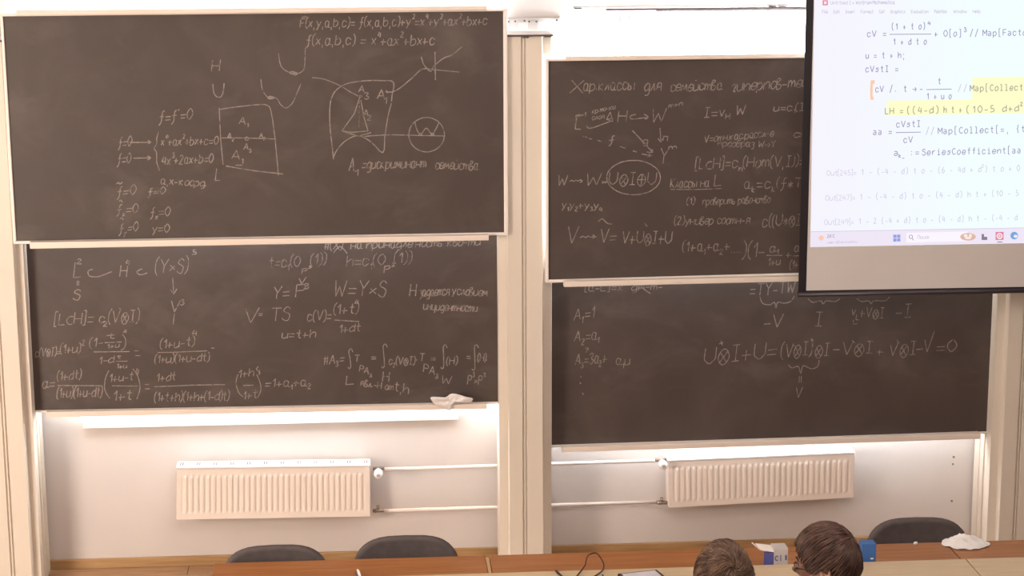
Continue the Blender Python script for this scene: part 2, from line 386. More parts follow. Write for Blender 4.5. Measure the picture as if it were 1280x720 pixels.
# ------------------------------------------------------------------ single-stroke lettering
G = {}
def _g(t):
    for line in t.strip().split('\n'):
        ch, wd, *st = line.split()
        G[ch] = (float(wd), st)
_g('''A 6 023862 1454
B 5 02083857465505 ~05555432022
C 5 ~57381705133253
D 5 02083856543202
E 5 58080252 0545
F 5 580802 0545
G 5 ~57381705133253 535535
H 6 0802 6862 0565
I 4 0848 2822 0242
K 5 0802 5805 0552
L 5 080252
M 6 0208346862
O 6 ~381705133253655738
P 5 02084857564505
R 5 02084857564505 3552
S 5 ~573817164554422203
T 6 0868 3832
U 6 ~08041332536468
V 6 083268
W 7 0812365278
X 6 0268 0862
Y 6 083568 3532
a 5 ~45361604123244 ~46434262
b 5 0802 ~0536543202
c 5 ~55361604123253
d 5 5852 ~553604122253
e 5 ~0454462604123253
f 4 ~4838272200 0545
g 5 ~553604122253 ~56513010
h 5 0802 ~04365552
i 2 1612 1718
k 5 0802 4604 0442
l 2 1812
m 6 0602 ~04263432 ~34566462
n 5 0602 ~04365552
o 5 ~26041232544626
p 5 0600 ~0536543202
r 4 0602 ~042646
s 5 ~55361544432203
t 4 ~28233242 0646
u 5 ~0603122253 5652
v 4 062246
w 6 0612355266
x 4 0642 0246
y 5 0632 5610
z 4 06460242
0 5 ~280604223254563828
1 2 062822
2 5 ~0728473502 0252
3 5 ~07284725 ~25543203
4 5 280454 4742
5 5 481815 ~1545532202
6 5 ~4816041232544515
7 5 085822
8 5 ~38172654433213254738
9 5 ~56250628575432
( 2 ~29070321
) 2 ~09272301
[ 2 29090121
] 2 09292101
{ 2 ~29181605141221
= 5 0555 0353
+ 5 0454 2622
- 4 0444
/ 4 0149
. 1 0203
, 2 1210
: 2 1213 1516
; 2 1210 1516
⊂ 5 ~5626042252
⊗ 6 ~371604123152645637 1652 1256
⊕ 6 ~371604123152645637 0464 3731
× 4 0543 0345
* 4 0543 0345 2622
→ 6 0464 466442
⇝ 7 ~04152435445564 566453
# 5 1812 4842 0656 0454
' 1 0908
~ 5 ~04154354
? 4 ~07284723 2221
_ 5 0151
| 1 0901
π 5 0656 1612 4642
ν 4 062246
Х 6 0268 0862
К 5 0802 5805 0552
Н 6 0802 6862 0565
П 5 02085852
а 5 ~45361604123244 ~46434262
б 5 ~58280504123254360 4
в 4 ~0207283705443202
г 4 ~05264634223242
д 5 ~553604122253 ~56513010
е 4 ~0454462604123253
з 4 ~06364524 ~24433010
и 5 ~0603122253 5652
й 5 ~0603122253 5652 1838
к 5 0602 4604 0442
л 4 02133642
м 6 0216335662
н 5 0602 5652 0454
о 4 ~26041232544626
п 5 0602 ~04365552
р 5 0600 ~0536543202
с 4 ~55361604123253
т 6 0602 ~04263432 ~34566462
у 5 0632 5610
х 4 0642 0246
ц 5 060252 5650
ч 5 ~06042454 5652
ь 4 0602 ~04343202
ы 6 0602 ~04343202 6662
я 5 5652 ~5626143454 2402'''.replace('04123254360 4', '041232544604').replace('05555432022', '055554320 2'.replace(' ', '')))
GM = {'f': (4, ['~48382722', '0646']), 'l': (4, ['0828', '2822', '0242']), 'i': (4, ['0626', '2622', '0242', '2728']), 'a': (5, ['~0636454442', '~441403123243'])}
def catmull(pts, k=4):
    out = []; n = len(pts); cl = pts[0] == pts[-1] and n > 3
    for i in range(n-1):
        p0 = pts[i-1] if i else (pts[-2] if cl else pts[0]); p1 = pts[i]; p2 = pts[i+1]; p3 = pts[i+2] if i+2 < n else (pts[1] if cl else pts[-1])
        for j in range(k):
            t = j/k; t2 = t*t; t3 = t2*t
            out.append(tuple(.5*(2*p1[a]+(p2[a]-p0[a])*t+(2*p0[a]-5*p1[a]+4*p2[a]-p3[a])*t2+(3*p1[a]-p0[a]-3*p2[a]+p3[a])*t3) for a in (0, 1)))
    out.append(pts[-1]); return out
def layout(s, mono=False):
    """glyph strokes in font units, baseline y=0"""
    out = []; x = 0; i = 0; last = 0
    def put(ch, x, sc_, dy):
        if ch == ' ': return (4.8 if mono else 4)*sc_
        if ch not in G: return 3*sc_
        wd, st = GM[ch] if (mono and ch in GM) else G[ch]; xs = .62 if mono else 1.0; off = (4.8-wd*xs)/2 if mono else 0
        for q in st:
            sm = q[0] == '~'; q = q.lstrip('~')
            pts = [(x+(off+float(q[j])*xs)*sc_, (float(q[j+1])-2)*sc_+dy) for j in range(0, len(q)-1, 2)]
            out.append(catmull(pts) if sm and len(pts) > 2 else pts)
        return (4.8 if mono else wd+1.5)*sc_
    while i < len(s):
        ch = s[i]
        if ch in '^_' and i+1 < len(s) and not (ch == '_' and mono):
            if s[i+1] == '{': j = s.index('}', i); grp = s[i+2:j]; i = j+1
            else: grp = s[i+1]; i += 2
            dy = 4.6 if ch == '^' else -2.2; k = .58; xx = x
            for g_ in grp: xx += put(g_, xx, k, dy)
            x = xx
        else: x += put(ch, x, 1, 0); i += 1
    return out, x
def ribbon(m, pts3, wdt, yoff):
    n = len(pts3)
    if n < 2: return
    for i in range(1, n-1):
        u, v = pts3[i]-pts3[i-1], pts3[i+1]-pts3[i]
        if u.length > 1e-7 and v.length > 1e-7 and u.angle(v) > .8:
            ribbon(m, pts3[:i+1], wdt, yoff); ribbon(m, pts3[i:], wdt, yoff); return
    L_, R_ = [], []
    for i, p in enumerate(pts3):
        a = pts3[max(i-1, 0)]; b = pts3[min(i+1, n-1)]; d = Vector((b.x-a.x, 0, b.z-a.z))
        if d.length < 1e-7: d = Vector((1, 0, 0))
        d.normalize(); nn = Vector((-d.z, 0, d.x))*wdt/2
        L_.append(m.bm.verts.new(p+nn)); R_.append(m.bm.verts.new(p-nn))
    for i in range(n-1): m.bm.faces.new((L_[i], L_[i+1], R_[i+1], R_[i]))
def strokes(bd, lines, wpx=1.1, mt='chalk', name='chalk_writing', jit=.25):
    root, Y = BY[bd]; m = MB(); yy = Y-.0012
    for ln in lines:
        if len(ln) < 2: continue
        pts = [P(p[0]+rnd.uniform(-jit, jit)*.6, p[1]+rnd.uniform(-jit, jit)*.6, y=yy) for p in ln]
        ribbon(m, pts, wpx*.0040*rnd.uniform(.85, 1.2), 0)
    return m.build(name, M[mt], root)
def T(bd, x0, y0, x1, y1, h, s, mt='chalk', slant=.12, wpx=1.1):
    st, wd = layout(s); u = h/6; wd -= 1.5*1; sx = (x1-x0)/max(wd, 1); dx, dy = (x1-x0), (y1-y0); L_ = math.hypot(dx, dy)
    ln = []
    for q in st:
        jx, jy = rnd.uniform(-.25, .25), rnd.uniform(-.3, .3)
        ln.append([(x0+(a+jx)*sx+b*u*slant, y0+(a/wd)*dy-(b+jy)*u) for a, b in q])
    strokes(bd, ln, wpx, mt)
def D(bd, *polys, sm=True, **k):
    strokes(bd, [catmull(list(p), 3) if (sm and len(p) > 2) else list(p) for p in polys], name='chalk_drawing', **k)
def ring(cx, cy, rx, ry, n=24, a0=0): return [(cx+rx*math.cos(a0+2*math.pi*i/n), cy+ry*math.sin(a0+2*math.pi*i/n)) for i in range(n+1)]
def integral(x0, x1, yt, yb): return [(x1, yt+4), (x1-2, yt), (x1-5, yt+3), ((x0+x1)/2-.5, (yt+yb)/2), (x0+3.5, yb-3), (x0+1.5, yb), (x0, yb-2)]

# upper left board
T('UL', 375, 34, 609, 31, 11, "F(x,y,a,b,c)= f(x,a,b,c)+y^2=x^4+y^2+ax^2+bx+c"); D('UL', [(377, 22), (381, 20.5), (385, 22.5)])
T('UL', 383, 56, 543, 56, 12, 'f(x,a,b,c) = x^4+ax^2+bx+c')
T('UL', 264, 89, 274, 89, 14, 'H'); D('UL', [(266, 105), (267, 115), (271, 121), (276, 121), (279, 115), (280, 104)])
D('UL', [(348, 67), (351, 82), (358, 89), (365, 91), (372, 92), (379, 88), (381, 80), (381.5, 60)], ring(365.5, 91, 3.4, 1.6, 10), ring(369, 92, 2.4, 1.8, 10))
D('UL', [(326, 99), (328, 112), (334, 121), (340, 122), (346, 123), (351, 131), (358, 135), (366, 128), (371, 117), (376, 105)], ring(338.5, 122, 4, 1.5, 10))
D('UL', [(390, 97), (405, 99), (425, 107), (438, 115), (450, 121)])
D('UL', [(416.7, 199), (415, 181), (412.5, 158), (412.3, 135), (415, 121), (422, 111), (436, 104), (460, 100.7), (478, 101), (492, 102.7), (490, 120), (489.4, 127)],
  [(489, 129), (484, 150), (481, 172), (478.6, 191), (464, 177.5), (447.6, 169.6), (432, 176), (421, 188), (416.5, 198)])
D('UL', [(450, 120.5), (443, 142), (427.5, 163.6), (440, 165.6), (460, 163.8), (455, 147), (451, 125)], [(427.5, 163.6), (437, 167), (447.5, 170), (456, 168), (464, 165.6)], sm=False)
D('UL', *[[(449.3-.1*i, 126+6*i), (449.1-.1*i, 129.5+6*i)] for i in range(6)], ring(450.5, 120.5, 2.2, 1.4, 10), mt='chalk_faint')
D('UL', [(456, 170.5), (480, 168.7), (511, 169), (555, 170)], ring(533.3, 168.4, 22.3, 21.5), [(518.7, 152.5), (521, 162), (525.5, 168), (529, 164.5), (532.6, 160), (536, 163), (540.6, 168), (545.5, 160), (548.7, 153)], ring(525.5, 168, 1.6, 1.4, 8), ring(540.6, 168, 1.8, 1.5, 8))
T('UL', 448, 115, 455, 115, 8, 'A'); T('UL', 455, 124, 461, 124, 8, '3'); T('UL', 454, 145, 460, 145, 8, 'A'); T('UL', 459, 150, 464, 150, 6, '2')
T('UL', 471, 123, 480, 123, 11, 'A'); T('UL', 480, 130, 483, 130, 8, '1')
D('UL', [(482, 114.5), (490, 115), (500, 110), (515, 97.5), (527.5, 86.5), (540, 87)], [(484, 113), (482, 114.5), (485, 116)], [(540, 87), (574, 90)], [(543.8, 64.5), (544.2, 100)],
  [(526.6, 71), (530, 81), (537.5, 87.8), (545, 80), (555, 72.5), (566, 68), (578, 58)], ring(537.5, 87.8, 2, 1.4, 8))
T('UL', 436, 214, 442, 214, 16, 'A'); T('UL', 443, 220, 447, 220, 8, '1'); T('UL', 452, 211, 532, 209, 12, '=дискриминант'); T('UL', 544, 211, 597, 212, 11, 'семейства')
D('UL', [(274, 135), (276, 175), (279, 206)], [(274.5, 137), (292, 134), (320, 131), (334, 131.5), (339, 140), (344, 175), (348, 219)], [(282.5, 207.5), (320, 213.7), (354, 217.5)], [(277, 172.5), (308, 172.5), (345, 174)], ring(308.5, 173.2, 2.2, 2.2, 10))
for x, y, h, s in ((299, 155, 9, 'A_1'), (284, 173, 7, 'A_2'), (324, 172, 6.5, 'A_2'), (304.5, 187, 8, 'A_3'), (290, 199, 11, 'A_1')): T('UL', x, y, x+h*1.15, y+1, h, s)
D('UL', [(290+4.5, 206.5), (303, 206.5)]); T('UL', 269, 225, 275, 225, 15, 'L')
T('UL', 199, 153, 240, 149, 13, "f=f'=0"); T('UL', 148, 184, 164, 182, 12, 'f=0'); T('UL', 147, 205, 163, 203, 12, 'f=0'); D('UL', [(151, 190.5), (151.5, 193)])
D('UL', [(161, 178), (189, 177.8), (185, 175.5)], [(189, 177.8), (185.5, 180)], [(167, 197.8), (188.5, 197.3), (184, 194.8)], [(188.5, 197.3), (184.5, 200)], sm=False)
D('UL', [(198.5, 164.5), (196, 172), (195.8, 180), (192.6, 186), (195.5, 190), (196, 203), (199.6, 213.5)])
T('UL', 201, 182, 272, 180, 10, 'x^4+ax^2+bx+c=0'); T('UL', 202, 206, 266, 203, 11, '4x^3+2ax+b=0'); T('UL', 201, 230, 258, 233, 9, 'a,x-коорд.')
T('UL', 146, 246, 169, 243, 12, 'f=0'); D('UL', [(145.5, 230), (148, 228), (150, 230), (153, 227.6)]); T('UL', 185, 244, 206, 242, 8.5, 'f=0')
T('UL', 146, 267, 172, 265, 11, 'f_x=0'); T('UL', 188, 271, 212, 269, 11, 'f_x=0'); T('UL', 149, 291, 172, 288, 11, 'f_y=0'); T('UL', 190, 291, 211, 290, 10, 'y=0')
D('UL', [(149, 252), (151, 250), (153, 253)], [(150, 274), (152, 272), (154, 275)])
# lower left board
T('LL', 92, 348, 101, 347, 19, 'L'); T('LL', 96, 330, 102, 330, 6, '2'); D('LL', [(96.5, 351), (96.5, 357)], [(98.5, 351), (98.5, 357)]); T('LL', 91, 375, 100, 375, 13, 'S')
D('LL', [(116, 336.5), (110, 339), (112, 345), (122, 346), (131, 343), (140, 339.5)], [(178, 336), (171, 339.5), (175, 343.5), (184, 341)])
T('LL', 150, 346, 158, 346, 14, 'H'); T('LL', 157, 331, 162, 331, 6, '4'); T('LL', 194, 342, 234, 340, 18, '(Y×S)'); T('LL', 240, 318, 245, 318, 6, '5')
D('LL', [(216, 347), (217, 367)], [(213, 362), (217, 368), (221, 361)], sm=False); T('LL', 211, 405, 222, 405, 28, 'Y'); T('LL', 225, 382, 230, 381, 7, '3')
T('LL', 68, 406, 116, 404, 14, '[L⊂H]='); T('LL', 124, 403, 131, 403, 11, 'c'); T('LL', 129, 408, 134, 408, 6, '2'); T('LL', 135, 404, 173, 402, 15, '(V⊗I)'); D('LL', [(149, 385), (151, 387)])
T('LL', 44, 446, 75, 444, 10, 'c(V⊗I)='); T('LL', 75, 442, 104, 440, 11, '(1+u)^2')
T('LL', 112, 434, 128, 432, 11, '(1-'); T('LL', 133, 424, 143, 423, 7, 't'); D('LL', [(131, 428.5), (152, 427.5)]); T('LL', 134, 436, 149, 434, 6, '1+u'); D('LL', [(153, 418), (157, 424), (156, 434), (151, 438)]); T('LL', 154, 417, 158, 416, 5, '4')
D('LL', [(117, 440), (140, 439.7), (162, 439.5)], [(168, 438.5), (173, 438.5)], [(169, 444.5), (175.5, 444.5)]); T('LL', 124, 455, 142, 453, 9, '1-d'); T('LL', 146, 448, 151, 448, 4, 't'); D('LL', [(145, 451.5), (159.5, 451.5)]); T('LL', 146, 461, 158, 460, 6, '1+u')
T('LL', 200, 436, 242, 432, 11, '(1+u-t)'); T('LL', 240, 420, 246, 419, 7, '4'); D('LL', [(197, 440.8), (225, 440), (259, 438.5)], [(264, 435), (268, 435)]); T('LL', 193, 454, 261, 451, 10, '(1+u)(1+u-dt)')
T('LL', 53, 485, 68, 484, 12, 'a='); T('LL', 71, 476, 101, 473, 11, '(1+dt)'); D('LL', [(72, 482), (127, 482.3)]); T('LL', 71, 497, 127, 496, 12, '(1+u)(1+u-dt)')
D('LL', [(136, 463), (131.5, 474), (131, 487), (137, 498)], [(166, 461), (172, 470), (175, 485), (171, 499)]); T('LL', 137, 478, 166, 475, 10, '1+u-t'); D('LL', [(140, 482.4), (172, 482.6)]); T('LL', 142, 501, 164, 499, 12, '1+t'); T('LL', 169, 469, 173, 468, 8, '4')
D('LL', [(181, 480.5), (186, 480.5)], [(181, 486), (187, 486)], [(193, 483.5), (240, 481.5), (281, 480.8)]); T('LL', 196, 477, 219, 475, 10, '1+dt'); T('LL', 193, 502, 286, 500, 11, '(1+t+h)(1+h+(1-d)t)')
D('LL', [(297.5, 468), (295, 478), (298, 490), (304, 496)], [(321, 468), (325, 478), (326, 488), (322, 497)], [(304, 481.7), (317, 481.5)]); T('LL', 298, 472, 317, 470, 10, '1+h'); T('LL', 304, 499, 321, 497, 10, '1+t'); T('LL', 320, 464, 325, 470, 8, '4')
T('LL', 331, 484, 388, 482, 10, '=1+a_1+a_2')
T('LL', 305, 405, 322, 404, 19, 'V'); T('LL', 323, 396, 328, 396, 8, '='); T('LL', 338, 402, 362, 401, 17, 'TS'); T('LL', 384, 401, 414, 400, 12, 'c(V)=')
T('LL', 417, 393, 447, 391, 12, '(1+t)'); T('LL', 443, 381, 448, 380, 6, '4'); D('LL', [(418, 400), (449, 402)]); T('LL', 424, 416, 450, 414, 10, '1+dt'); T('LL', 352, 423, 394, 422, 10, 'u=t+h')
T('LL', 336, 334, 375, 333, 13, 't=c_1(O', mt='chalk_faint'); T('LL', 388, 331, 407, 330, 13, '(1))', mt='chalk_faint'); T('LL', 377, 342, 388, 340, 6, 'P^3')
T('LL', 433, 333, 481, 331, 13, 'h=c_1(O', mt='chalk_faint'); T('LL', 493, 329, 514, 328, 13, '(1))', mt='chalk_faint'); T('LL', 480, 341, 492, 339, 8, 'P^2')
T('LL', 341, 374, 361, 372, 15, 'Y='); T('LL', 369, 371, 380, 370, 15, 'P'); T('LL', 380, 361, 386, 361, 7, '3'); D('LL', [(374, 348), (377, 355), (383, 346)], sm=False)
T('LL', 418, 370, 482, 371, 20, 'W=Y×S')
T('LL', 405, 312, 600, 306.5, 10, '#(X)  на принадлежность кво-ти'); D('LL', [(417, 316), (425, 308), (434, 317)])
T('LL', 512, 370, 519, 370, 15, 'H'); T('LL', 524, 370, 561, 369, 11, 'задается'); T('LL', 565, 368, 609, 370, 10, 'условием'); T('LL', 529, 387, 596, 390, 10, 'инцидентности')
D('LL', integral(435, 441, 436, 461), integral(477, 484, 430, 460), integral(551, 559, 431, 461), integral(590, 598, 431, 463))
T('LL', 404, 456, 430, 453, 11, '#A_3='); T('LL', 443, 452, 449, 452, 8, 'T'); T('LL', 449, 464, 464, 469, 8, 'PA_3'); T('LL', 464, 450, 470, 450, 7, '=')
T('LL', 486, 456, 518, 455, 9, 'c_2(V⊗I)'); T('LL', 521, 451, 530, 451, 9, '.T'); T('LL', 529, 465, 547, 470, 10, 'PA_3'); T('LL', 538, 451, 544, 451, 7, '=')
T('LL', 558, 456, 571, 455, 9, '(H)'); T('LL', 583, 449, 588, 449, 7, '='); T('LL', 597, 452, 609, 451, 9, '(H).')
T('LL', 432, 481, 442, 480, 11, 'L'); T('LL', 478, 477, 486, 477, 12, 'H'); T('LL', 450, 482, 491, 488, 8, 'явл.-H от'); T('LL', 493, 488, 510, 492, 11, 't,h'); T('LL', 552, 479, 564, 480, 10, 'W'); T('LL', 584, 480, 605, 481, 11, 'P^3×P^3')
# upper right board
T('UR', 712, 116, 728, 116, 16, 'Х'); T('UR', 729, 113, 792, 112, 13, 'ар.классы'); T('UR', 805, 114, 826, 113, 14, 'для'); T('UR', 838, 114, 902, 112, 12, 'семейства'); T('UR', 914, 114, 1009, 108, 13, 'гиперпов-тей')
T('UR', 719, 162, 726, 162, 14, 'L'); T('UR', 720, 147, 732, 145, 5, 'm-1'); T('UR', 740, 142, 769, 136, 6, 'кр.точки', wpx=.8); T('UR', 740, 150, 755, 148, 6, 'слоя', wpx=.8); D('UR', [(758, 149), (763, 140), (766, 152), (758, 149), (767, 148)], sm=False, wpx=.9)
D('UR', [(733.5, 157), (735, 160), (742, 159.5), (755, 154.5), (766, 151)]); T('UR', 772, 152, 783, 152, 14, 'H')
D('UR', [(795, 143), (788, 145), (789, 148.5), (797, 148.3), (811, 146.5)], [(805, 143), (811, 146.5), (806, 149)]); T('UR', 815, 153, 832, 152, 17, 'W'); T('UR', 836, 135, 853, 132, 6, 'm+n')
D('UR', [(790.5, 163), (816, 190.5)], [(808, 190), (816, 190.8), (815, 186)], [(825, 160), (826, 177)], [(822.5, 173), (826, 178), (829, 172)], sm=False); T('UR', 803, 179, 809, 180, 8, 'g'); T('UR', 828, 176, 835, 176, 8, 'π')
D('UR', [(729, 170.5), (734, 172)], [(736, 173), (740, 174)], [(747, 175.5), (752, 177)], [(775, 183), (782, 185.5)], [(791, 188.5), (796, 190)], [(802, 192.5), (815, 195), (811, 192)], [(815, 195), (809, 196)], sm=False); T('UR', 761, 180, 767, 179, 9, 'f')
T('UR', 824, 205, 834, 205, 19, 'Y'); T('UR', 836, 186, 845, 186, 5, 'm')
T('UR', 697, 232, 708, 232, 13, 'W'); T('UR', 711, 230, 730, 229, 8, '⇝'); T('UR', 733, 232, 751, 231, 15, 'W'); T('UR', 752, 230, 758, 230, 7, '×'); T('UR', 761, 231, 819, 230, 15, 'U⊗I⊕U')
D('UR', ring(792, 222, 33.5, 21.5, 28)); T('UR', 702, 260, 752, 261, 9, 'y_1y_2+y_3y_4')
T('UR', 708, 303, 721, 303, 21, 'V'); T('UR', 724, 300, 748, 299, 9, '⇝'); T('UR', 750, 304, 770, 303, 17, 'V='); D('UR', [(748, 277), (753, 273.5), (759, 279), (765, 280)]); T('UR', 777, 304, 839, 305, 15, 'V+U⊗I+U'); D('UR', [(806, 279), (809, 283)])
T('UR', 880, 147, 931, 143, 12, 'I=ν_H W'); T('UR', 967, 139, 1009, 138, 9, 'u=c_1(I)')
T('UR', 880, 178, 966, 170, 9, 'V=отн.кас.рассл-е', wpx=.95); T('UR', 897, 183, 969, 184, 8, 'прообраз W→Y', wpx=.95); T('UR', 992, 172, 1007, 171, 8, 'c(')
T('UR', 869, 211, 1006, 207, 13, '[L⊂H]=c_n(Hom(V,I))='); T('UR', 838, 235, 886, 233, 11, 'Классы на'); T('UR', 893, 233, 902, 232, 14, 'L'); D('UR', [(838, 236.8), (870, 237), (902, 235.5)])
T('UR', 930, 236, 1007, 234, 12, 'a_k=c_k(f*T)'); T('UR', 858, 256, 868, 255, 8, '(1)'); T('UR', 878, 256, 962, 253, 9, 'проверить равенство', wpx=.95)
T('UR', 843, 281, 937, 279, 10, '(2)универ соотн-я', wpx=1); T('UR', 953, 284, 1000, 281, 14, 'c((U*⊗I')
T('UR', 853, 314, 912, 313, 12, '(1+a_1+a_2+'); D('UR', *[[(914+3.6*i, 315.5), (915+3.6*i, 315.3)] for i in range(4)]); T('UR', 928, 322, 955, 321, 18, ')(1-'); T('UR', 962, 315, 972, 314, 10, 'a_1'); D('UR', [(958, 319.4), (978, 319)]); T('UR', 960, 332, 975, 331, 9, '1+u')
T('UR', 982, 322, 989, 322, 9, '+'); T('UR', 993, 315, 1001, 314, 10, 'a_1'); D('UR', [(991, 320), (1004, 319.6)]); T('UR', 987, 337, 1003, 334, 10, '(1+u')
# lower right board
T('LR', 731, 364, 828, 362, 9, '[a-L]=x  дн-т-'); D('LR', [(800, 356), (806, 362), (813, 367)])
T('LR', 717, 400, 742, 397, 14, 'A_1=1'); T('LR', 718, 427, 748, 424, 13, 'A_2=a_1'); T('LR', 719, 456, 758, 453, 13, 'A_3=3a_2+'); T('LR', 770, 456, 787, 456, 11, 'a_1u'); T('LR', 731, 440, 735, 440, 5, '?')
D('LR', [(726, 470), (726.5, 472)], [(725, 478), (726, 480)], [(728, 491), (729, 493.5)])
T('LR', 937, 370, 993, 366, 15, '=TY-TW'); D('LR', [(950, 371), (953, 379), (962, 381), (968, 378), (970, 385), (972, 378), (980, 379), (988, 377), (993, 370)], [(1010, 373), (1016, 378), (1026, 376), (1029, 380), (1033, 376), (1044, 377), (1050, 373)], [(1071, 373), (1077, 377), (1086, 376), (1089, 380), (1092, 376), (1106, 376), (1112, 371)])
T('LR', 954, 411, 977, 409, 16, '-V'); T('LR', 1019, 407, 1027, 407, 17, 'I'); T('LR', 1064, 395, 1104, 397, 12, 'ν_L+V⊗I'); T('LR', 1119, 397, 1138, 396, 17, '-I'); T('LR', 1066, 405, 1072, 405, 5, 'L')
T('LR', 880, 456, 970, 446, 20, 'U⊗I+U='); D('LR', [(901, 426), (903, 432)], [(899, 430), (904, 428)]); T('LR', 976, 448, 1014, 443, 17, '(V⊗I)'); T('LR', 1018, 445, 1036, 444, 16, '⊗I'); D('LR', [(1014, 423), (1017, 426)], [(991, 431), (995, 434)], [(1065, 425), (1069, 429)], [(1121, 425), (1124, 429)])
T('LR', 1041, 443, 1090, 442, 16, '-V⊗I'); T('LR', 1096, 444, 1104, 444, 11, '+'); T('LR', 1111, 446, 1144, 443, 17, 'V⊗I'); D('LR', [(1145, 437), (1154, 436)], [(1156, 425), (1159, 440), (1168, 414)], sm=False); T('LR', 1170, 440, 1194, 439, 14, '=0')
D('LR', [(985, 456), (990, 460), (998, 458), (1001, 467), (1004, 457), (1014, 461), (1022, 458), (1024, 450)], [(999, 470), (999, 478)], [(1001.5, 470), (1001.5, 478)]); T('LR', 994, 497, 1002, 497, 13, 'V')

# ------------------------------------------------------------------ projection screen
YS = -.55
st_ = empty('projection_screen', P(1140, 368, y=YS), label='black bordered pull-down projection screen showing formula code in front of the right boards', cat='projection screen')
def q(*a): return list(a)
EX = 1500
MB().slab(q((1023.5, -250), (EX+12, -250), (EX, 355), (1007.5, 363.6)), YS, .003).build('screen_fabric', M['screen'], st_)
MB().slab(q((1014.5, -250), (1023.7, -250), (1007.7, 363.5), (997.8, 371.3)), YS-.001, .006).build('border', M['black'], st_)
MB().slab(q((EX+12, -250), (EX+20, -250), (EX+8, 362), (EX, 355)), YS-.001, .006).build('border', M['black'], st_)
m = MB(); a, b = P(997.5, 368, y=YS), P(EX+8, 359, y=YS)
m.slab(q((1007.5, 363.3), (EX, 354.8), (EX+8, 358), (1000, 367)), YS-.001, .006); m.build('border', M['black'], st_)
MB().tube([(a.x, YS-.002, a.z), (b.x, YS-.002, b.z)], .0125, 12).build('weight_bar', M['bar'], st_)
a, b = P(1010, -250, y=YS), P(EX+24, -250, y=YS)
MB().box(a.x-.05, b.x+.05, YS-.06, YS+.06, a.z-.005, a.z+.11).build('roller_case', M['window_frame'], st_, bevel=.01)
for x in (a.x+.3, b.x-.3): MB().box(x-.01, x+.01, YS-.01, YS+.01, a.z+.10, ZC).build('hanger', M['metal'], st_)
def img_mat():
    m = bpy.data.materials.new('projected_light'); m.use_nodes = True; nt = m.node_tree; N = nt.nodes; L = nt.links
    N.remove(N['Principled BSDF']); e = N.new('ShaderNodeEmission'); tc = N.new('ShaderNodeTexCoord'); sp = N.new('ShaderNodeSeparateXYZ')
    L.new(tc.outputs['Object'], sp.inputs[0])
    mr = N.new('ShaderNodeMapRange'); mr.inputs[1].default_value = -.5; mr.inputs[2].default_value = .35; L.new(sp.outputs[0], mr.inputs[0])
    rp = N.new('ShaderNodeValToRGB'); rp.color_ramp.elements[0].color = lin((247, 244, 254)); rp.color_ramp.elements[1].color = lin((243, 255, 255))
    L.new(mr.outputs[0], rp.inputs[0]); L.new(rp.outputs[0], e.inputs[0]); e.inputs[1].default_value = .84; L.new(e.outputs[0], N['Material Output'].inputs[0]); return m
pi = MB().slab(q((1021, -190), (EX+2, -190), (EX-6, 300), (1013, 308.8)), YS-.0012, .001).build('projected_image', img_mat(), st_, loc=P(1140, 150, y=YS))
def on_image(polys, mname, name, off=.0022):
    m = MB()
    for pl in polys:
        m.face([P(x, y, y=YS-off) for x, y in pl])
    o = m.build(name, M[mname], pi); return o
for k, c in (('i_ink', (158, 148, 190)), ('i_pale', (208, 204, 230)), ('i_title', (205, 198, 226)), ('i_yellow', (255, 255, 205)), ('i_bar', (240, 231, 247)), ('i_pill', (252, 246, 255)), ('i_line', (205, 196, 220)),
             ('i_orange', (255, 205, 175)), ('i_blue', (150, 165, 230)), ('i_pink', (226, 130, 160)), ('i_tan', (225, 185, 165)), ('i_dark', (140, 125, 150)), ('i_teal', (120, 170, 225)), ('i_olive', (172, 166, 150)), ('i_cream', (250, 235, 235))): M[k] = emis('screen_'+k, c, .84)
on_image([[(1215.5, 97), (1500, 91), (1500, 137), (1108, 144.5), (1108.5, 126), (1215, 124.5)]], 'i_yellow', 'highlight')
on_image([[(1013.6, 290), (1499, 281), (1497, 299.6), (1013.2, 308.4)]], 'i_bar', 'task_bar')
on_image([[(1133, 291), (1210, 289.2), (1210, 301.5), (1133, 303.3)]], 'i_pill', 'search_field', .003)
on_image([[(1013.6, 289.4), (1499, 280.4), (1499, 281), (1013.6, 290)]], 'i_line', 'task_line', .0026)
on_image([[(1088.5, 100.3), (1093.6, 100.2), (1093, 105), (1091, 105), (1090.7, 119), (1092.6, 124.6), (1088, 124.8), (1087.6, 112)]], 'i_orange', 'cell_bracket', .003)
on_image([[(1116.5, 293.4), (1120.7, 293.3), (1120.7, 297.3), (1116.5, 297.4)], [(1121.3, 293.3), (1125.5, 293.2), (1125.5, 297.2), (1121.3, 297.3)], [(1116.5, 298), (1120.7, 297.9), (1120.7, 302), (1116.5, 302.1)], [(1121.3, 297.9), (1125.5, 297.8), (1125.5, 301.8), (1121.3, 301.9)]], 'i_blue', 'start_icon', .003)
def disc(cx, cy, rx, ry=None, n=16): ry = ry or rx; return [(cx+rx*math.cos(2*math.pi*i/n), cy+ry*math.sin(2*math.pi*i/n)) for i in range(n)]
on_image([disc(1026.5, 297.5, 3.2)], 'i_orange', 'weather_icon', .003)
on_image([disc(1210, 296, 9.8, 4.8)], 'i_tan', 'task_icon', .004); on_image([disc(1207, 294.5, 2.5, 2), disc(1213, 294.5, 2, 2.2), disc(1210, 297.5, 4, 1.5)], 'i_cream', 'task_icon', .0048)
on_image([[(1227, 292.5), (1230, 292.5), (1230, 296), (1234, 296), (1234, 300), (1227, 300)]], 'i_dark', 'task_icon', .003)
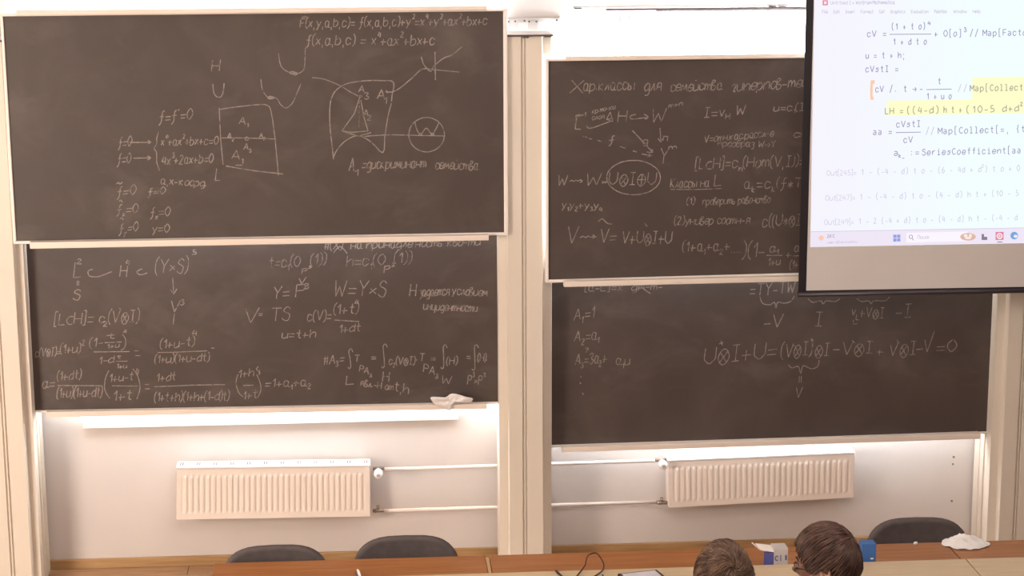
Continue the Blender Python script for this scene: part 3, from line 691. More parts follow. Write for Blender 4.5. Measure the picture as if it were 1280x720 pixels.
on_image([[(1244.5, 290), (1254.5, 289.8), (1254.5, 299.8), (1244.5, 300)]], 'i_pink', 'task_icon', .003); on_image([disc(1249.5, 295, 3.9)], 'i_cream', 'task_icon', .0036); on_image([disc(1249.5, 295, 2.2)], 'i_pink', 'task_icon', .0042); on_image([disc(1249.5, 295, 1.2)], 'i_cream', 'task_icon', .0048)
on_image([[(1246.5, 302), (1253, 302), (1253, 303), (1246.5, 303)]], 'i_dark', 'task_mark', .003)
on_image([disc(1267.8, 294.5, 4.8)], 'i_teal', 'task_icon', .003); on_image([disc(1269.5, 295.3, 2.4, 2)], 'i_cream', 'task_icon', .0038)
on_image([[(1028.3, 0.3), (1034.8, 0.3), (1034.8, 6.6), (1028.3, 6.6)]], 'i_pink', 'title_icon', .003); on_image([[(1029.8, 1.6), (1033.4, 1.6), (1033.4, 5.2), (1029.8, 5.2)]], 'i_cream', 'title_icon', .0036)
def E(x0, y0, x1, y1, h, s, mt='i_ink', wpx=.95, mono=True, name='screen_text'):
    st, wd = layout(s, mono); u = h/6; sx = (x1-x0)/wd; m = MB()
    for pl in st:
        ribbon(m, [P(x0+a*sx, y0+(y1-y0)*a/wd-b*u, y=YS-.0045) for a, b in pl], wpx*.0038, 0)
    m.build(name, M[mt], pi)
def EL(x0, y0, x1, y1, mt='i_ink', wd=.9):
    m = MB(); ribbon(m, [P(x0, y0, y=YS-.0045), P(x1, y1, y=YS-.0045)], wd*.0038, 0); m.build('fraction_line', M[mt], pi)
E(1038, 5.6, 1060, 5.4, 4.2, 'Untitled', 'i_title', .6, False); E(1060, 5.4, 1068, 5.3, 4.2, ' 2 *', 'i_title', .6, False); E(1070, 5.3, 1090, 5.1, 4.4, 'Wolfram', 'i_title', .7, False); E(1091, 5.1, 1119, 4.9, 4.4, 'Mathematica', 'i_title', .7, False)
for x0, x1, s in ((1028, 1035, 'File'), (1042, 1050, 'Edit'), (1057, 1069, 'Insert'), (1076, 1092, 'Format'), (1099, 1106, 'Cell'), (1113, 1132, 'Graphics'), (1139, 1161, 'Evaluation'), (1168, 1184, 'Palettes'), (1192, 1209, 'Window'), (1216, 1226, 'Help')):
    E(x0, 16.8-(x0-1028)*.003, x1, 16.6-(x0-1028)*.003, 4, s, 'i_title', .6, False)
E(1083, 46, 1109, 45.4, 7.6, 'cV ='); E(1113.5, 37, 1157.5, 36.2, 7.6, '(1 + t o)'); E(1159, 31.5, 1164, 31.3, 5, '4'); EL(1112, 43, 1164, 42.6); E(1115.5, 56, 1159, 55.3, 7.6, '1 + d t o')
E(1167, 45.7, 1203, 45.2, 7.6, '+ O[o]'); E(1204, 40, 1209, 39.8, 5.5, '3'); E(1211, 45, 1224, 44.8, 7.6, '//'); E(1228, 44.8, 1290, 43.9, 7.6, 'Map[Factor')
E(1081.5, 73, 1132, 72.4, 7.6, 'u = t + h;'); E(1081, 90, 1124, 89.6, 7.6, 'cVstI =')
E(1093.5, 115, 1146, 114.2, 7.6, 'cV /. t →'); E(1148, 114.2, 1155, 114, 7, '-'); EL(1158, 112, 1189.5, 111.4); E(1171.5, 105, 1177, 105, 7.6, 't'); E(1157.5, 124, 1190, 123.6, 7.6, '1 + u o')
E(1196, 114, 1210, 113.8, 7.6, '//', 'i_pale'); E(1212, 114, 1298, 112.2, 7.6, 'Map[Collect[=,', 'i_olive', 1.05)
E(1105.5, 142.5, 1130, 142, 7.6, 'LH =', 'i_olive', 1.05); E(1132, 142, 1175, 141, 8, '((4-d)', 'i_olive', 1.05); E(1179, 141, 1203, 140.6, 8, 'h t +', 'i_olive', 1.05); E(1206, 141, 1279, 138.5, 8, '(10-5 d+d^2', 'i_olive', 1.05)
E(1119.5, 159, 1151.5, 158.2, 7.6, 'cVstI'); EL(1119.8, 165.7, 1151, 165.2); E(1128.5, 178.3, 1141.5, 178, 7.6, 'cV'); E(1090.5, 168.5, 1116, 168, 7.6, 'aa ='); E(1156, 167.5, 1169, 167.2, 7.6, '//', 'i_title'); E(1172, 167.4, 1282, 164.6, 7.6, 'Map[Collect[=, {t')
E(1116.5, 194.5, 1124, 194.3, 7.6, 'a'); E(1123, 197, 1131, 197, 4.6, 'k_'); E(1136, 194, 1150, 193.7, 7.6, ':='); E(1151.5, 194, 1277, 191.2, 7.6, 'SeriesCoefficient[aa')
for yb, n_, s1 in ((219.5, '245', '1 - (-4 - d) t o - (6 - 4d + d^2) t o + 0'), (250.6, '247', '1 - (-4 - d) t o - (4 - d) h t + (10 - 5'), (281, '249', '1 - 2 (-4 + d) t o - (4 - d) h t - (-4 - d')):
    x = 1033.5-(yb-219)*.05
    E(x, yb, x+38, yb-.7, 6.4, 'Out['+n_+']=', 'i_title', .6, False); E(x+42, yb-1, x+242, yb-6, 7, s1, 'i_pale', .8)
E(1034, 297, 1044, 296.7, 3.8, "26'C", 'i_dark', .5, False); E(1034, 304.5, 1072, 303.3, 3, 'нет облачности', 'i_line', .5, False)
E(1147, 298.5, 1163, 298, 4.2, 'Поиск', 'i_line', .6, False)
m = MB(); ribbon(m, [P(*p, y=YS-.0045) for p in ring(1138.6, 296, 2.2, 2.2, 12)], .0028, 0); ribbon(m, [P(1140.2, 298, y=YS-.0045), P(1142, 300.2, y=YS-.0045)], .0028, 0); m.build('search_glass', M['i_dark'], pi)

# ------------------------------------------------------------------ radiators and pipes
def radiator(label, q, n, th=.10):
    TL, TR, BR, BL = q; Y = -.135
    c = P((TL[0]+TR[0])/2, BL[1], y=Y); root = empty('radiator', (c.x, -.08, c.z), label=label, cat='radiator', group=None)
    wTL, wTR, wBR, wBL = [P(*p, y=Y) for p in q]
    def at(u, v, d): 
        a = wTL.lerp(wTR, u); b = wBL.lerp(wBR, u); p = a.lerp(b, v); p.y = Y+d; return p
    m = MB(); cols = [0, .012]; prof = [0, 0]
    us = [(0, 0), (.02, 0), (.021, .002)]
    for i in range(n):
        for t, d in ((0, .004), (.2, .001), (.35, -.005), (.65, -.005), (.8, .001)): us.append((.03+.94*(i+t)/n, d))
    us += [(.97, .004), (.979, .002), (.98, 0), (1, 0)]
    rows = [(0, 0), (.10, 0), (.14, .35), (.18, 1), (.82, 1), (.86, .35), (.90, 0), (1, 0)]
    grid = [[m.bm.verts.new(at(u, v, d*k)) for u, d in us] for v, k in rows]
    for r in range(len(rows)-1):
        for i in range(len(us)-1):
            f = m.bm.faces.new((grid[r][i], grid[r][i+1], grid[r+1][i+1], grid[r+1][i])); f.smooth = False
    m.build('front_panel', M['radiator'], root)
    m = MB(); m.prism([(at(0, 0, 0).x, at(0, .02, 0).z), (at(1, 0, 0).x, at(1, .02, 0).z), (at(1, 1, 0).x, at(1, .98, 0).z), (at(0, 1, 0).x, at(0, .98, 0).z)], Y+th-.035, Y+th); m.build('rear_panel', M['radiator'], root)
    for u0, u1 in ((-.004, .006), (.994, 1.004)):
        m = MB(); m.prism([(at(u0, 0, 0).x, at(u0, 0, 0).z), (at(u1, 0, 0).x, at(u1, 0, 0).z), (at(u1, 1, 0).x, at(u1, 1, 0).z), (at(u0, 1, 0).x, at(u0, 1, 0).z)], Y+.001, Y+th); m.build('side_cover', M['radiator'], root, bevel=.002)
    m = MB(); e = .006
    m.prism([(at(-.006, 0, 0).x, at(0, 0, 0).z+.001), (at(1.006, 0, 0).x, at(1, 0, 0).z+.001), (at(1.006, 0, 0).x, at(1, 0, 0).z+.012), (at(-.006, 0, 0).x, at(0, 0, 0).z+.012)], Y-.002, Y+th+.002)
    tg = m.build('top_grille', M['radiator_top'], root, bevel=.003)
    m = MB()
    for i in range(12):
        for dx in (-.006, .006):
            p = at(.02+.96*i/11, 0, 0); m.box(p.x+dx-.0025, p.x+dx+.0025, Y+.025, Y+.075, p.z+.0121, p.z+.0135)
    m.build('grille_slots', M['slot'], tg)
    return root, at
r1, at1 = radiator('white panel radiator under the left blackboards', [(221.5, 586.5), (461.5, 583.5), (462, 645.5), (221.5, 649.5)], 32)
r2, at2 = radiator('white panel radiator under the right blackboards beside the bright wall', [(836, 577.5), (1067.5, 567.5), (1066.5, 622), (837, 634.5)], 31)
def valve(rad, xh, yh, xl, yl, side):
    p = P(xh, yh, y=-.155); s = side
    m = MB(); 
    prof = [(-.145, .016), (-.15, .021), (-.175, .023), (-.20, .019), (-.206, .012)]
    m.tube([(p.x, a, p.z) for a, r in prof], [r for a, r in prof], 16)
    kb = m.build('thermostat_knob', M['valve'], rad)
    MB().tube([(p.x, -.2062, p.z), (p.x, -.209, p.z)], .009, 12).build('knob_disc', M['carton'], kb)
    MB().tube([(p.x, -.145, p.z), (p.x, -.08, p.z)], .010, 10).tube([(p.x-.028*s, -.085, p.z+.002), (p.x+.03*s, -.085, p.z+.002)], .009, 10).build('valve_body', M['brass'], rad)
    p = P(xl, yl, y=-.085)
    MB().tube([(p.x-.026*s, -.085, p.z-.006), (p.x+.03*s, -.085, p.z-.006)], .009, 10).tube([(p.x, -.085, p.z-.006), (p.x, -.085, p.z+.022)], .008, 10).tube([(p.x-.014, -.085, p.z-.006), (p.x-.01, -.085, p.z-.006)], .013, 6).build('return_valve', M['brass'], rad)
valve(r1, 473, 591, 472.5, 637, 1)
valve(r2, 828, 580, 827, 627, 1)
yp = -.055
for name, a, b, lab, bend in (('heating_pipe', (480.5, 586.6), (821, 575.6), 'upper white heating pipe running between the two radiators', 0), ('heating_pipe', (479, 638.4), (820.5, 627.2), 'lower white heating pipe running between the two radiators', 0)):
    pa, pb = P(*a, y=yp), P(*b, y=yp)
    t = tag(MB().tube([pa, pb], .0095, 12).build(name, M['pipe']), lab, 'pipe')
for x, y, s in ((1192, 571, 0), (1191, 580, 1), (1189.5, 626, 2)):
    p = P(x, y, y=0); tag(MB().tube([(p.x, -.006, p.z), (p.x, 0.004, p.z)], .006 if s != 1 else .005, 8).build('wall_plug', M['plug']),
        ('grey screw plug in the right wall patch, topmost of three', 'grey screw plug in the right wall patch, just below the topmost one', 'grey screw plug low in the right wall patch above the chair')[s], 'screw plug', 'screw plugs in the wall under the right boards')

# ------------------------------------------------------------------ tables
ZB, ZL = .75, .80
def table(name, label, x0, x1, y0, y1, z, top_m, grp, th=.028):
    root = empty(name, ((x0+x1)/2, (y0+y1)/2, 0), label=label, cat='table', group=grp)
    MB().box(x0, x1, y0, y1, z-th, z).build('tabletop', top_m, root, bevel=.003)
    for x in (x0+.05, x1-.05):
        for y in (y0+.04, y1-.04): MB().tube([(x, y, z-th), (x, y, 0)], .016, 10).build('leg', M['steel'], root)
    MB().box(x0+.066, x1-.066, y1-.05, y1-.035, z-th-.06, z-th-.001).build('apron', M['steel'], root)
    return root
yb1 = P(850, 687, z=ZB).y; yl1 = P(850, 709, z=ZL).y
bx = [P(268, 705, z=ZB).x, P(607.2, 697, z=ZB).x, P(611.8, 697, z=ZB).x, P(1187, 684, z=ZB).x]
yb0 = yl1+.004
gb = 'brown tables in a row before the boards'
table('narrow_table', 'narrow brown table in front of the two left chairs', bx[0], bx[1]-.002, yb0, yb1, ZB, M['brown_wood'], gb)
table('narrow_table', 'narrow brown table beside the column with the carton on it', bx[2]+.002, bx[3], yb0, yb1, ZB, M['brown_wood'], gb)
table('narrow_table', 'narrow brown table at the right edge under the white cloth', bx[3]+.003, bx[3]+1.2, yb0, yb1, ZB, M['brown_wood'], gb)
sp = MB().box(bx[1]+.001, bx[2]-.001, yb0, yb1, ZB-.03, ZB-.008)
tag(sp.build('joining_strip', M['edge_wood']), 'pale strip filling the gap between two brown tables', 'strip')
lx = P(1204, 695, z=ZL).x
gl_ = 'light wood desks in front of the brown tables'
table('desk', 'long light wood desk with the tablet and cable', bx[0]+.25, lx-.002, yl1-.80, yl1, ZL, M['light_wood'], gl_)
table('desk', 'light wood desk at the right edge beyond the seam', lx+.002, lx+1.3, yl1-.80, yl1, ZL, M['light_wood'], gl_)

# ------------------------------------------------------------------ chairs
def make_chair():
    s_local[0] = True
    root = empty('chair', (0, 0, 0))
    # local: x right, -y towards the sitter's front, backrest at y=0
    m = MB(); a, b, n, K = .226, .19, 3.5, 44; zc = .60
    rings = []
    for (sc_, dy) in ((.90, -.018), (.97, -.024), (1, -.012), (1, .010), (.97, .022), (.9, .018)):
        rg = []
        for k in range(K):
            t = 2*math.pi*k/K; ct, st2 = math.cos(t), math.sin(t)
            x = a*sc_*abs(ct)**(2/n)*(1 if ct > 0 else -1); z = b*sc_*abs(st2)**(2/2.7)*(1 if st2 > 0 else -1)
            rg.append(m.bm.verts.new((x, dy-.35*x*x*1.0, zc+z)))
        rings.append(rg)
    for i in range(5):
        for k in range(K):
            f = m.bm.faces.new((rings[i][k], rings[i][(k+1) % K], rings[i+1][(k+1) % K], rings[i+1][k])); f.smooth = True
    for rg, yy in ((rings[0], -.018), (rings[-1], .018)):
        c = m.bm.verts.new((0, yy, zc))
        for k in range(K): f = m.bm.faces.new((rg[k], rg[(k+1) % K], c)); f.smooth = True
    m.build('backrest', M['chair'], root)
    m = MB(); m.box(-.22, .22, -.46, -.05, .43, .475); m.build('seat', M['chair'], root, bevel=.018, seg=3)
    for sx in (-1, 1):
        MB().tube([(sx*.19, -.42, .43), (sx*.215, -.45, 0)], .011, 8).build('leg', M['steel'], root)
        MB().tube([(sx*.19, -.08, .43), (sx*.215, .02, 0)], .011, 8).build('leg', M['steel'], root)
        MB().tube([(sx*.14, -.10, .42), (sx*.14, .03, .44), (sx*.14, .034, .62)], .010, 8).build('back_support', M['steel'], root)
    MB().tube([(-.19, -.42, .42), (.19, -.42, .42), (.19, -.08, .42), (-.19, -.08, .42)], .009, 8, closed=True).build('seat_frame', M['steel'], root)
    s_local[0] = False
    return root
ch0 = make_chair(); TOP = .79
labs = ('dark grey fabric chair behind the brown table, leftmost of the three along it', 'dark grey fabric chair behind the brown table, just left of the middle column', 'dark grey fabric chair behind the right brown table beside the white cloth')
for i, (px, py, rz) in enumerate(((343.5, 681.7, .03), (507.5, 669.8, .0), (1146.5, 647.3, -.02))):
    o = ch0 if i == 0 else copy_tree(ch0)
    p = P(px, py, z=TOP); o.location = (p.x, p.y, 0); o.rotation_euler = (0, 0, rz)
    tag(o, labs[i], 'chair', 'grey chairs along the far side of the brown tables')

# ------------------------------------------------------------------ cloths, chalk, small things
def crumpled(name, mt, c, rx, ry, hgt, seed, label, rot=0):
    m = MB(); nr, na = 16, 56; vs = []
    for i in range(nr+1):
        r = i/nr; rg = []
        for k in range(na):
            t = 2*math.pi*k/na; d = Vector((math.cos(t), math.sin(t), 0))
            ol = 1+.22*noise.noise(d*1.6+Vector((seed, 0, 0)))+.10*noise.noise(d*4+Vector((0, seed, 0)))
            x, y = d.x*rx*r*ol, d.y*ry*r*ol
            nf = noise.noise(Vector((x*16, y*26, seed)))*.55+noise.noise(Vector((x*40, y*50, seed+3)))*.3
            nf += .5-1.5*abs(noise.noise(Vector((x*22+y*14, y*9, seed+7))))*1.6
            h = hgt*max(0, (1-r**2.2))*(.75+1.3*nf) + .006*(1-r)+.0045*abs(math.sin(t*5+seed)) * r
            rg.append(m.bm.verts.new((x, y, max(h, .0012)+.001)))
        vs.append(rg)
    for i in range(nr):
        for k in range(na):
            f = m.bm.faces.new((vs[i][k], vs[i][(k+1) % na], vs[i+1][(k+1) % na], vs[i+1][k])); f.smooth = True
    bmesh.ops.remove_doubles(m.bm, verts=m.bm.verts, dist=1e-5)
    o = m.build(name, mt); o.location = c; o.rotation_euler = (0, 0, rot)
    return tag(o, label, 'cloth')
c = P(1207, 681, z=ZB); crumpled('cleaning_cloth', M['cloth'], (c.x, c.y+.012, ZB+.0005), .092, .085, .024, 2.3, 'crumpled white cloth on the right brown table beside the chair', .1)
# cloth draped over the lower left tray
outl = [(538, 496.7), (542, 504), (548, 508), (556, 510), (561, 513.6), (566, 510), (569, 504), (578, 503), (588, 503), (591, 498), (583, 496), (570, 492.3), (563, 492.5), (557, 496.4), (548, 496)]
m = MB(); yb_ = YL-.0565; cpt = (562, 501); n = len(outl)*3; ol = catmull(outl+[outl[0]], 3)[:-1]; nr = 8; gridc = []
for i in range(nr+1):
    r = i/nr; rg = []
    for k, p in enumerate(ol):
        px, py = cpt[0]+(p[0]-cpt[0])*r, cpt[1]+(p[1]-cpt[1])*r
        d = .003+.016*(1-r**4)*(.7+noise.noise(Vector((px*.12, py*.2, 1)))) + .011*(.35-abs(noise.noise(Vector((px*.16+py*.1, py*.07, 5)))))*(1-r**3)
        rg.append(m.bm.verts.new(P(px, py, y=yb_-max(d, .002))))
    gridc.append(rg)
K = len(ol)
for i in range(nr):
    for k in range(K):
        f = m.bm.faces.new((gridc[i][k], gridc[i][(k+1) % K], gridc[i+1][(k+1) % K], gridc[i+1][k])); f.smooth = True
bk = [m.bm.verts.new(P(p[0], p[1], y=yb_+.0005)) for p in ol]
for k in range(K): m.bm.faces.new((gridc[nr][k], gridc[nr][(k+1) % K], bk[(k+1) % K], bk[k]))
m.bm.faces.new(bk[::-1])
bmesh.ops.remove_doubles(m.bm, verts=m.bm.verts, dist=1e-5)
tag(m.build('cleaning_cloth', M['cloth_grey']), 'dusty white cloth hanging over the chalk tray of the lower left blackboard', 'cloth')
c = P(1144.5, 681, z=ZB)
tag(MB().tube([(c.x-.008, c.y, ZB+.0065), (c.x-.006, c.y, ZB+.0065), (c.x+.006, c.y+.003, ZB+.0065), (c.x+.008, c.y+.003, ZB+.0065)], [.004, .006, .006, .004], 12).build('chalk_stub', M['chalk_piece']), 'short white chalk stub lying on the right brown table before the chair', 'chalk')
# carton with an open flap
cb = P(965, 704.2, z=ZB); zz = ZB+.0005; x0_, x1_ = P(958.5, 705, z=ZB).x, P(976, 704.5, z=ZB).x; y0_ = yb0+.01
root = empty('carton', ((x0_+x1_)/2, y0_+.035, ZB), label='small white and blue carton with open flap on the brown table between the heads', cat='box')
hb = .108
m = MB(); m.box(x0_, x1_, y0_, y0_+.07, zz, zz+hb); m.build('body', M['carton'], root, bevel=.001)
m = MB(); m.vprism([(x0_-.038, y0_+.008), (x0_-.0005, y0_), (x0_-.0005, y0_+.06)], zz, zz+.092); m.build('blue_side', M['carton_blue'], root)
m = MB(); a = [(x0_+.0, y0_+.002, zz+.096), (x0_+.0, y0_+.062, zz+.104), (x0_-.062, y0_+.070, zz+.110), (x0_-.05, y0_+.012, zz+.102)]
m.face(a); fo = m.build('flap', M['carton_white'], root); s_ = fo.modifiers.new('t', 'SOLIDIFY'); s_.thickness = .002
m = MB(); m.face([(x0_-.052, y0_+.012, zz+.102), (x0_-.058, y0_+.012, zz+.108), (x0_-.084, y0_+.03, zz+.128), (x0_-.078, y0_+.04, zz+.124)]); fo = m.build('flap', M['carton_white'], root); s_ = fo.modifiers.new('t', 'SOLIDIFY'); s_.thickness = .002
m = MB()
pts = [(x0_+.012+.007*math.cos(t), y0_-.0015, zz+.070+.009*math.sin(t)) for t in [.8+i*.45 for i in range(11)]]
ribbon(m, [Vector(p) for p in pts], .004, 0); m.box(x0_+.026, x0_+.029, y0_-.002, y0_-.001, zz+.058, zz+.084); m.box(x1_-.012, x1_-.006, y0_-.002, y0_-.001, zz+.062, zz+.082)
m.build('printed_mark', M['carton_blue'], root)
# blue box behind the right head
xa_, xb_ = P(1063, 697, z=ZB).x, P(1080.8, 697, z=ZB).x
root = empty('blue_box', ((xa_+xb_)/2, y0_+.03, ZB), label='small bright blue box on the brown table behind the man with glasses', cat='box')
MB().box(xa_, xb_, y0_, y0_+.05, zz, zz+.118).build('body', M['blue'], root, bevel=.0015)
MB().box(xb_-.022, xb_-.010, y0_-.0015, y0_-.0005, zz+.054, zz+.060).build('printed_mark', M['carton_white'], root)
# tablet in a black case
def flat(pts_px, z, th, mt, name, parent, bevel=.002):
    ps = [P(a, b, z=z) for a, b in pts_px]; return MB().vprism([(p.x, p.y) for p in ps], z-th, z).build(name, mt, parent, bevel=bevel)
zt_ = ZL+.012
A_, B_ = P(772, 717, z=zt_), P(821, 711.7, z=zt_); dirx = (B_-A_).normalized(); dn = Vector((dirx.y, -dirx.x, 0)).normalized()
dn = (P(831, 720, z=zt_)-B_).normalized(); 
root = empty('tablet', (A_+B_)/2 - Vector((0, 0, .0115)), label='tablet with a pale screen in a black case on the light desk', cat='tablet')
def quad2(i, d0, d1, z0, z1, mt, name, par):
    a = A_+dirx*i; b = B_-dirx*i; L0 = .24
    pts = [a+dn*d0, b+dn*d0, b+dn*(d1), a+dn*(d1)]
    return MB().vprism([(p.x, p.y) for p in pts], z0, z1).build(name, mt, par, bevel=.002)
quad2(0, 0, .24, ZL+.0005, zt_, M['case'], 'case', root)
quad2(.012, .010, .225, zt_, zt_+.0012, M['tablet'], 'display', root)
# dark cable loop, pen and stylus
zc_ = ZL+.004
cp = [(716, 726), (722, 719), (731, 707), (732.5, 701), (735, 694.5), (740, 691.8), (745.5, 691.5), (750, 696), (754, 703), (754.8, 708), (753, 713), (747, 718), (742, 721), (736, 726)]
pts = catmull(cp, 4); w3 = []
for (a, b) in pts:
    p = P(a, b, z=zc_)
    if p.y > yl1-.004:      # the far part of the loop arches up from the desk over the lower brown table
        p = P(a, b, z=zc_+.001)
    w3.append(p)
tag(MB().tube(w3, .0028, 8).build('cable', M['cable']), 'thin dark red-brown cable looped on the light desk beside the tablet', 'cable')
for a, b, lab, nm in (((694.3, 712.6), (703.5, 722), 'dark pen lying on the light desk, near the middle column', 'pen'), ((752.6, 717.5), (755.5, 724), 'dark pen tip poking up beside the cable and tablet', 'pen')):
    p, q_ = P(*a, z=ZL+.006), P(*b, z=ZL+.006); d = (q_-p).normalized()
    e = p+d*.13
    pr = empty('pen', (p.x, p.y, ZL), label=lab, cat='pen')
    MB().tube([p+d*.012, e], [.0042, .0045], 10).build('barrel', M['glasses'], pr); MB().tube([p, p+d*.012], [.001, .004], 10).build('tip', M['cable'], pr)
p = P(446.8, 712, z=ZB+.006); 
pr = empty('marker', (p.x, p.y, ZB), label='white marker lying on the left brown table', cat='marker')
MB().tube([p, p+Vector((.004, -.02, 0)), p+Vector((.012, -.09, 0))], [.003, .0055, .0055], 10).build('barrel', M['valve'], pr)
MB().tube([p+Vector((-.007, -.018, -.003)), p+Vector((.002, -.085, -.003))], .0022, 8).build('clip', M['dark_metal'], pr)

# ------------------------------------------------------------------ people
def skin_mesh(verts, edges, radii, root_i=0, sub=1):
    me = bpy.data.meshes.new('tmp'); me.from_pydata([Vector(v) for v in verts], edges, []); o = bpy.data.objects.new('tmp', me); COL.objects.link(o)
    sk = o.modifiers.new('s', 'SKIN'); sk.use_smooth_shade = True
    for i, r in enumerate(radii):
        d = me.skin_vertices[0].data[i]; d.radius = (r, r) if not isinstance(r, tuple) else r; d.use_root = (i == root_i)
    ss = o.modifiers.new('u', 'SUBSURF'); ss.levels = sub; ss.render_levels = sub
    bpy.context.view_layer.update()
    ev = o.evaluated_get(bpy.context.evaluated_depsgraph_get()); bm = bmesh.new(); bm.from_mesh(ev.to_mesh()); ev.to_mesh_clear()
    bpy.data.objects.remove(o); bpy.data.meshes.remove(me)
    for f in bm.faces: f.smooth = True
    return bm
def merge(dst, src):
    me = bpy.data.meshes.new('t'); src.to_mesh(me); src.free(); dst.from_mesh(me); bpy.data.meshes.remove(me)
A, B_ax, C_ax = .076, .097, .118
def skull(d):
    x, y, z = d
    k = 1+.22*min(0, z); p = Vector((A*x*k, B_ax*y, C_ax*z))
    if y > 0:
        if z < 0: p.y *= 1+.06*z
        p.y += .024*math.exp(-(x/.13)**2-((z+.20)/.13)**2)*y       # nose
        p.y += .004*math.exp(-(x/.5)**2-((z-.16)/.08)**2)          # brow
        p.y -= .009*(math.exp(-((x-.36)/.16)**2-((z+.0)/.11)**2)+math.exp(-((x+.36)/.16)**2-((z+.0)/.11)**2))
        p.y += .005*math.exp(-(x/.22)**2-((z+.48)/.04)**2)+.005*math.exp(-(x/.2)**2-((z+.58)/.04)**2)-.004*math.exp(-(x/.25)**2-((z+.53)/.02)**2)
        p.y += .010*math.exp(-(x/.25)**2-((z+.82)/.14)**2)
    elif z < -.2: p.y *= 1+.45*(z+.2)                              # nape
    return p
def head_bm(Mx):
    bm = bmesh.new(); g = bmesh.ops.create_uvsphere(bm, u_segments=56, v_segments=40, radius=1)
    for v in bm.verts: v.co = Mx @ skull(v.co.normalized())
    for f in bm.faces: f.smooth = True
    for s in (-1, 1):                                               # ears
        e = bmesh.new(); bmesh.ops.create_uvsphere(e, u_segments=20, v_segments=14, radius=1)
        for v in e.verts:
            c = v.co.copy(); dent = math.exp(-((c.y)**2+(c.z-.1)**2)/.22)
            v.co = Mx @ (Vector((s*(A*.985+.008), -.008, -.012)) + Vector((s*(.008*c.x*(1 if c.x*s < 0 else 1) - s*0) , 0, 0)) + Vector((s*(.010*abs(c.y)*.4 - (.007*dent if c.x > 0 else 0)), .017*c.y - .3*.03*c.z*.3, .031*c.z*(1-.15*(c.z < 0)))))
        for f in e.faces: f.smooth = True
        merge(bm, e)
    return bm
def scalp(d):
    """signed: >0 where hair grows"""
    x, y, z = d
    if y > .85: lim = .58
    elif y > .5: lim = .08+(y-.5)/.35*.50
    elif y > .16: lim = -.12+(y-.16)/.34*.20
    elif y > -.22: lim = .06 if abs(x) > .6 else -.3
    else: lim = -.30-min(1, (-.22-y)/.3)*.28
    return z-lim
def hair(root, Mx, whorl, mats, seed, n=1700, forward=False, thick=.012, lift=.006, ln=(.045, .075)):
    r = random.Random(seed)
    bm = bmesh.new(); bmesh.ops.create_uvsphere(bm, u_segments=56, v_segments=36, radius=1)
    dele = [v for v in bm.verts if scalp(v.co.normalized()) < -.06]
    for v in bm.verts:
        d = v.co.normalized(); s = min(1, max(0, (scalp(d)+.06)*5)); c = skull(d)
        v.co = c+d*(thick*s - .003*(1-s)) + d*.0015*noise.noise(d*7)
    bmesh.ops.delete(bm, geom=dele, context='VERTS')
    for v in bm.verts: v.co = Mx @ v.co
    for f in bm.faces: f.smooth = True
    m = MB(); m.bm.free(); m.bm = bm; cap = m.build('hair', M['scalp'], root)
    w = Vector(whorl).normalized(); ms = [MB(), MB()]
    for i in range(n):
        while True:
            d = Vector((r.gauss(0, 1), r.gauss(0, 1), r.gauss(0, 1))).normalized()
            if i % 4 == 0: d = (w+d*.35).normalized()
            if scalp(d) > 0: break
        L_ = r.uniform(*ln); st = 7; pts = []; rad = []
        wob = r.uniform(-.25, .25); d0 = d.copy(); clump = noise.noise(d*5+Vector((seed, 0, 0)))
        ok = True
        for k in range(st+1):
            t = (d-w*(d.dot(w)));
            t = t.normalized() if t.length > 1e-3 else Vector((1, 0, 0))
            sw = d.cross(t)
            flow = t+sw*(.45*math.exp(-(1-d.dot(w))*2.2)+wob+.5*clump)
            if forward: flow = flow*.5+Vector((.1*d.x*3, .9, -.35-.3*abs(d.x)))*.9
            flow -= d*flow.dot(d); flow.normalize()
            u = k/st; hgt = thick*.93+lift*(math.sin(u*math.pi*.7)+.5*clump)+r.uniform(-.0006, .0006)
            if scalp(d) < -.10: ok = k > 2; break
            pts.append(Mx @ (skull(d)+d*hgt)); rad.append(.0021*(1-.55*u)*r.uniform(.85, 1.1))
            d = (d+flow*(L_/st)/.1).normalized()
        if len(pts) > 2: ms[1 if (r.random() < .3+.5*clump) else 0].tube(pts, rad, 4)
    for mm, k in zip(ms, mats): mm.build('hair_strands', M[k], cap)
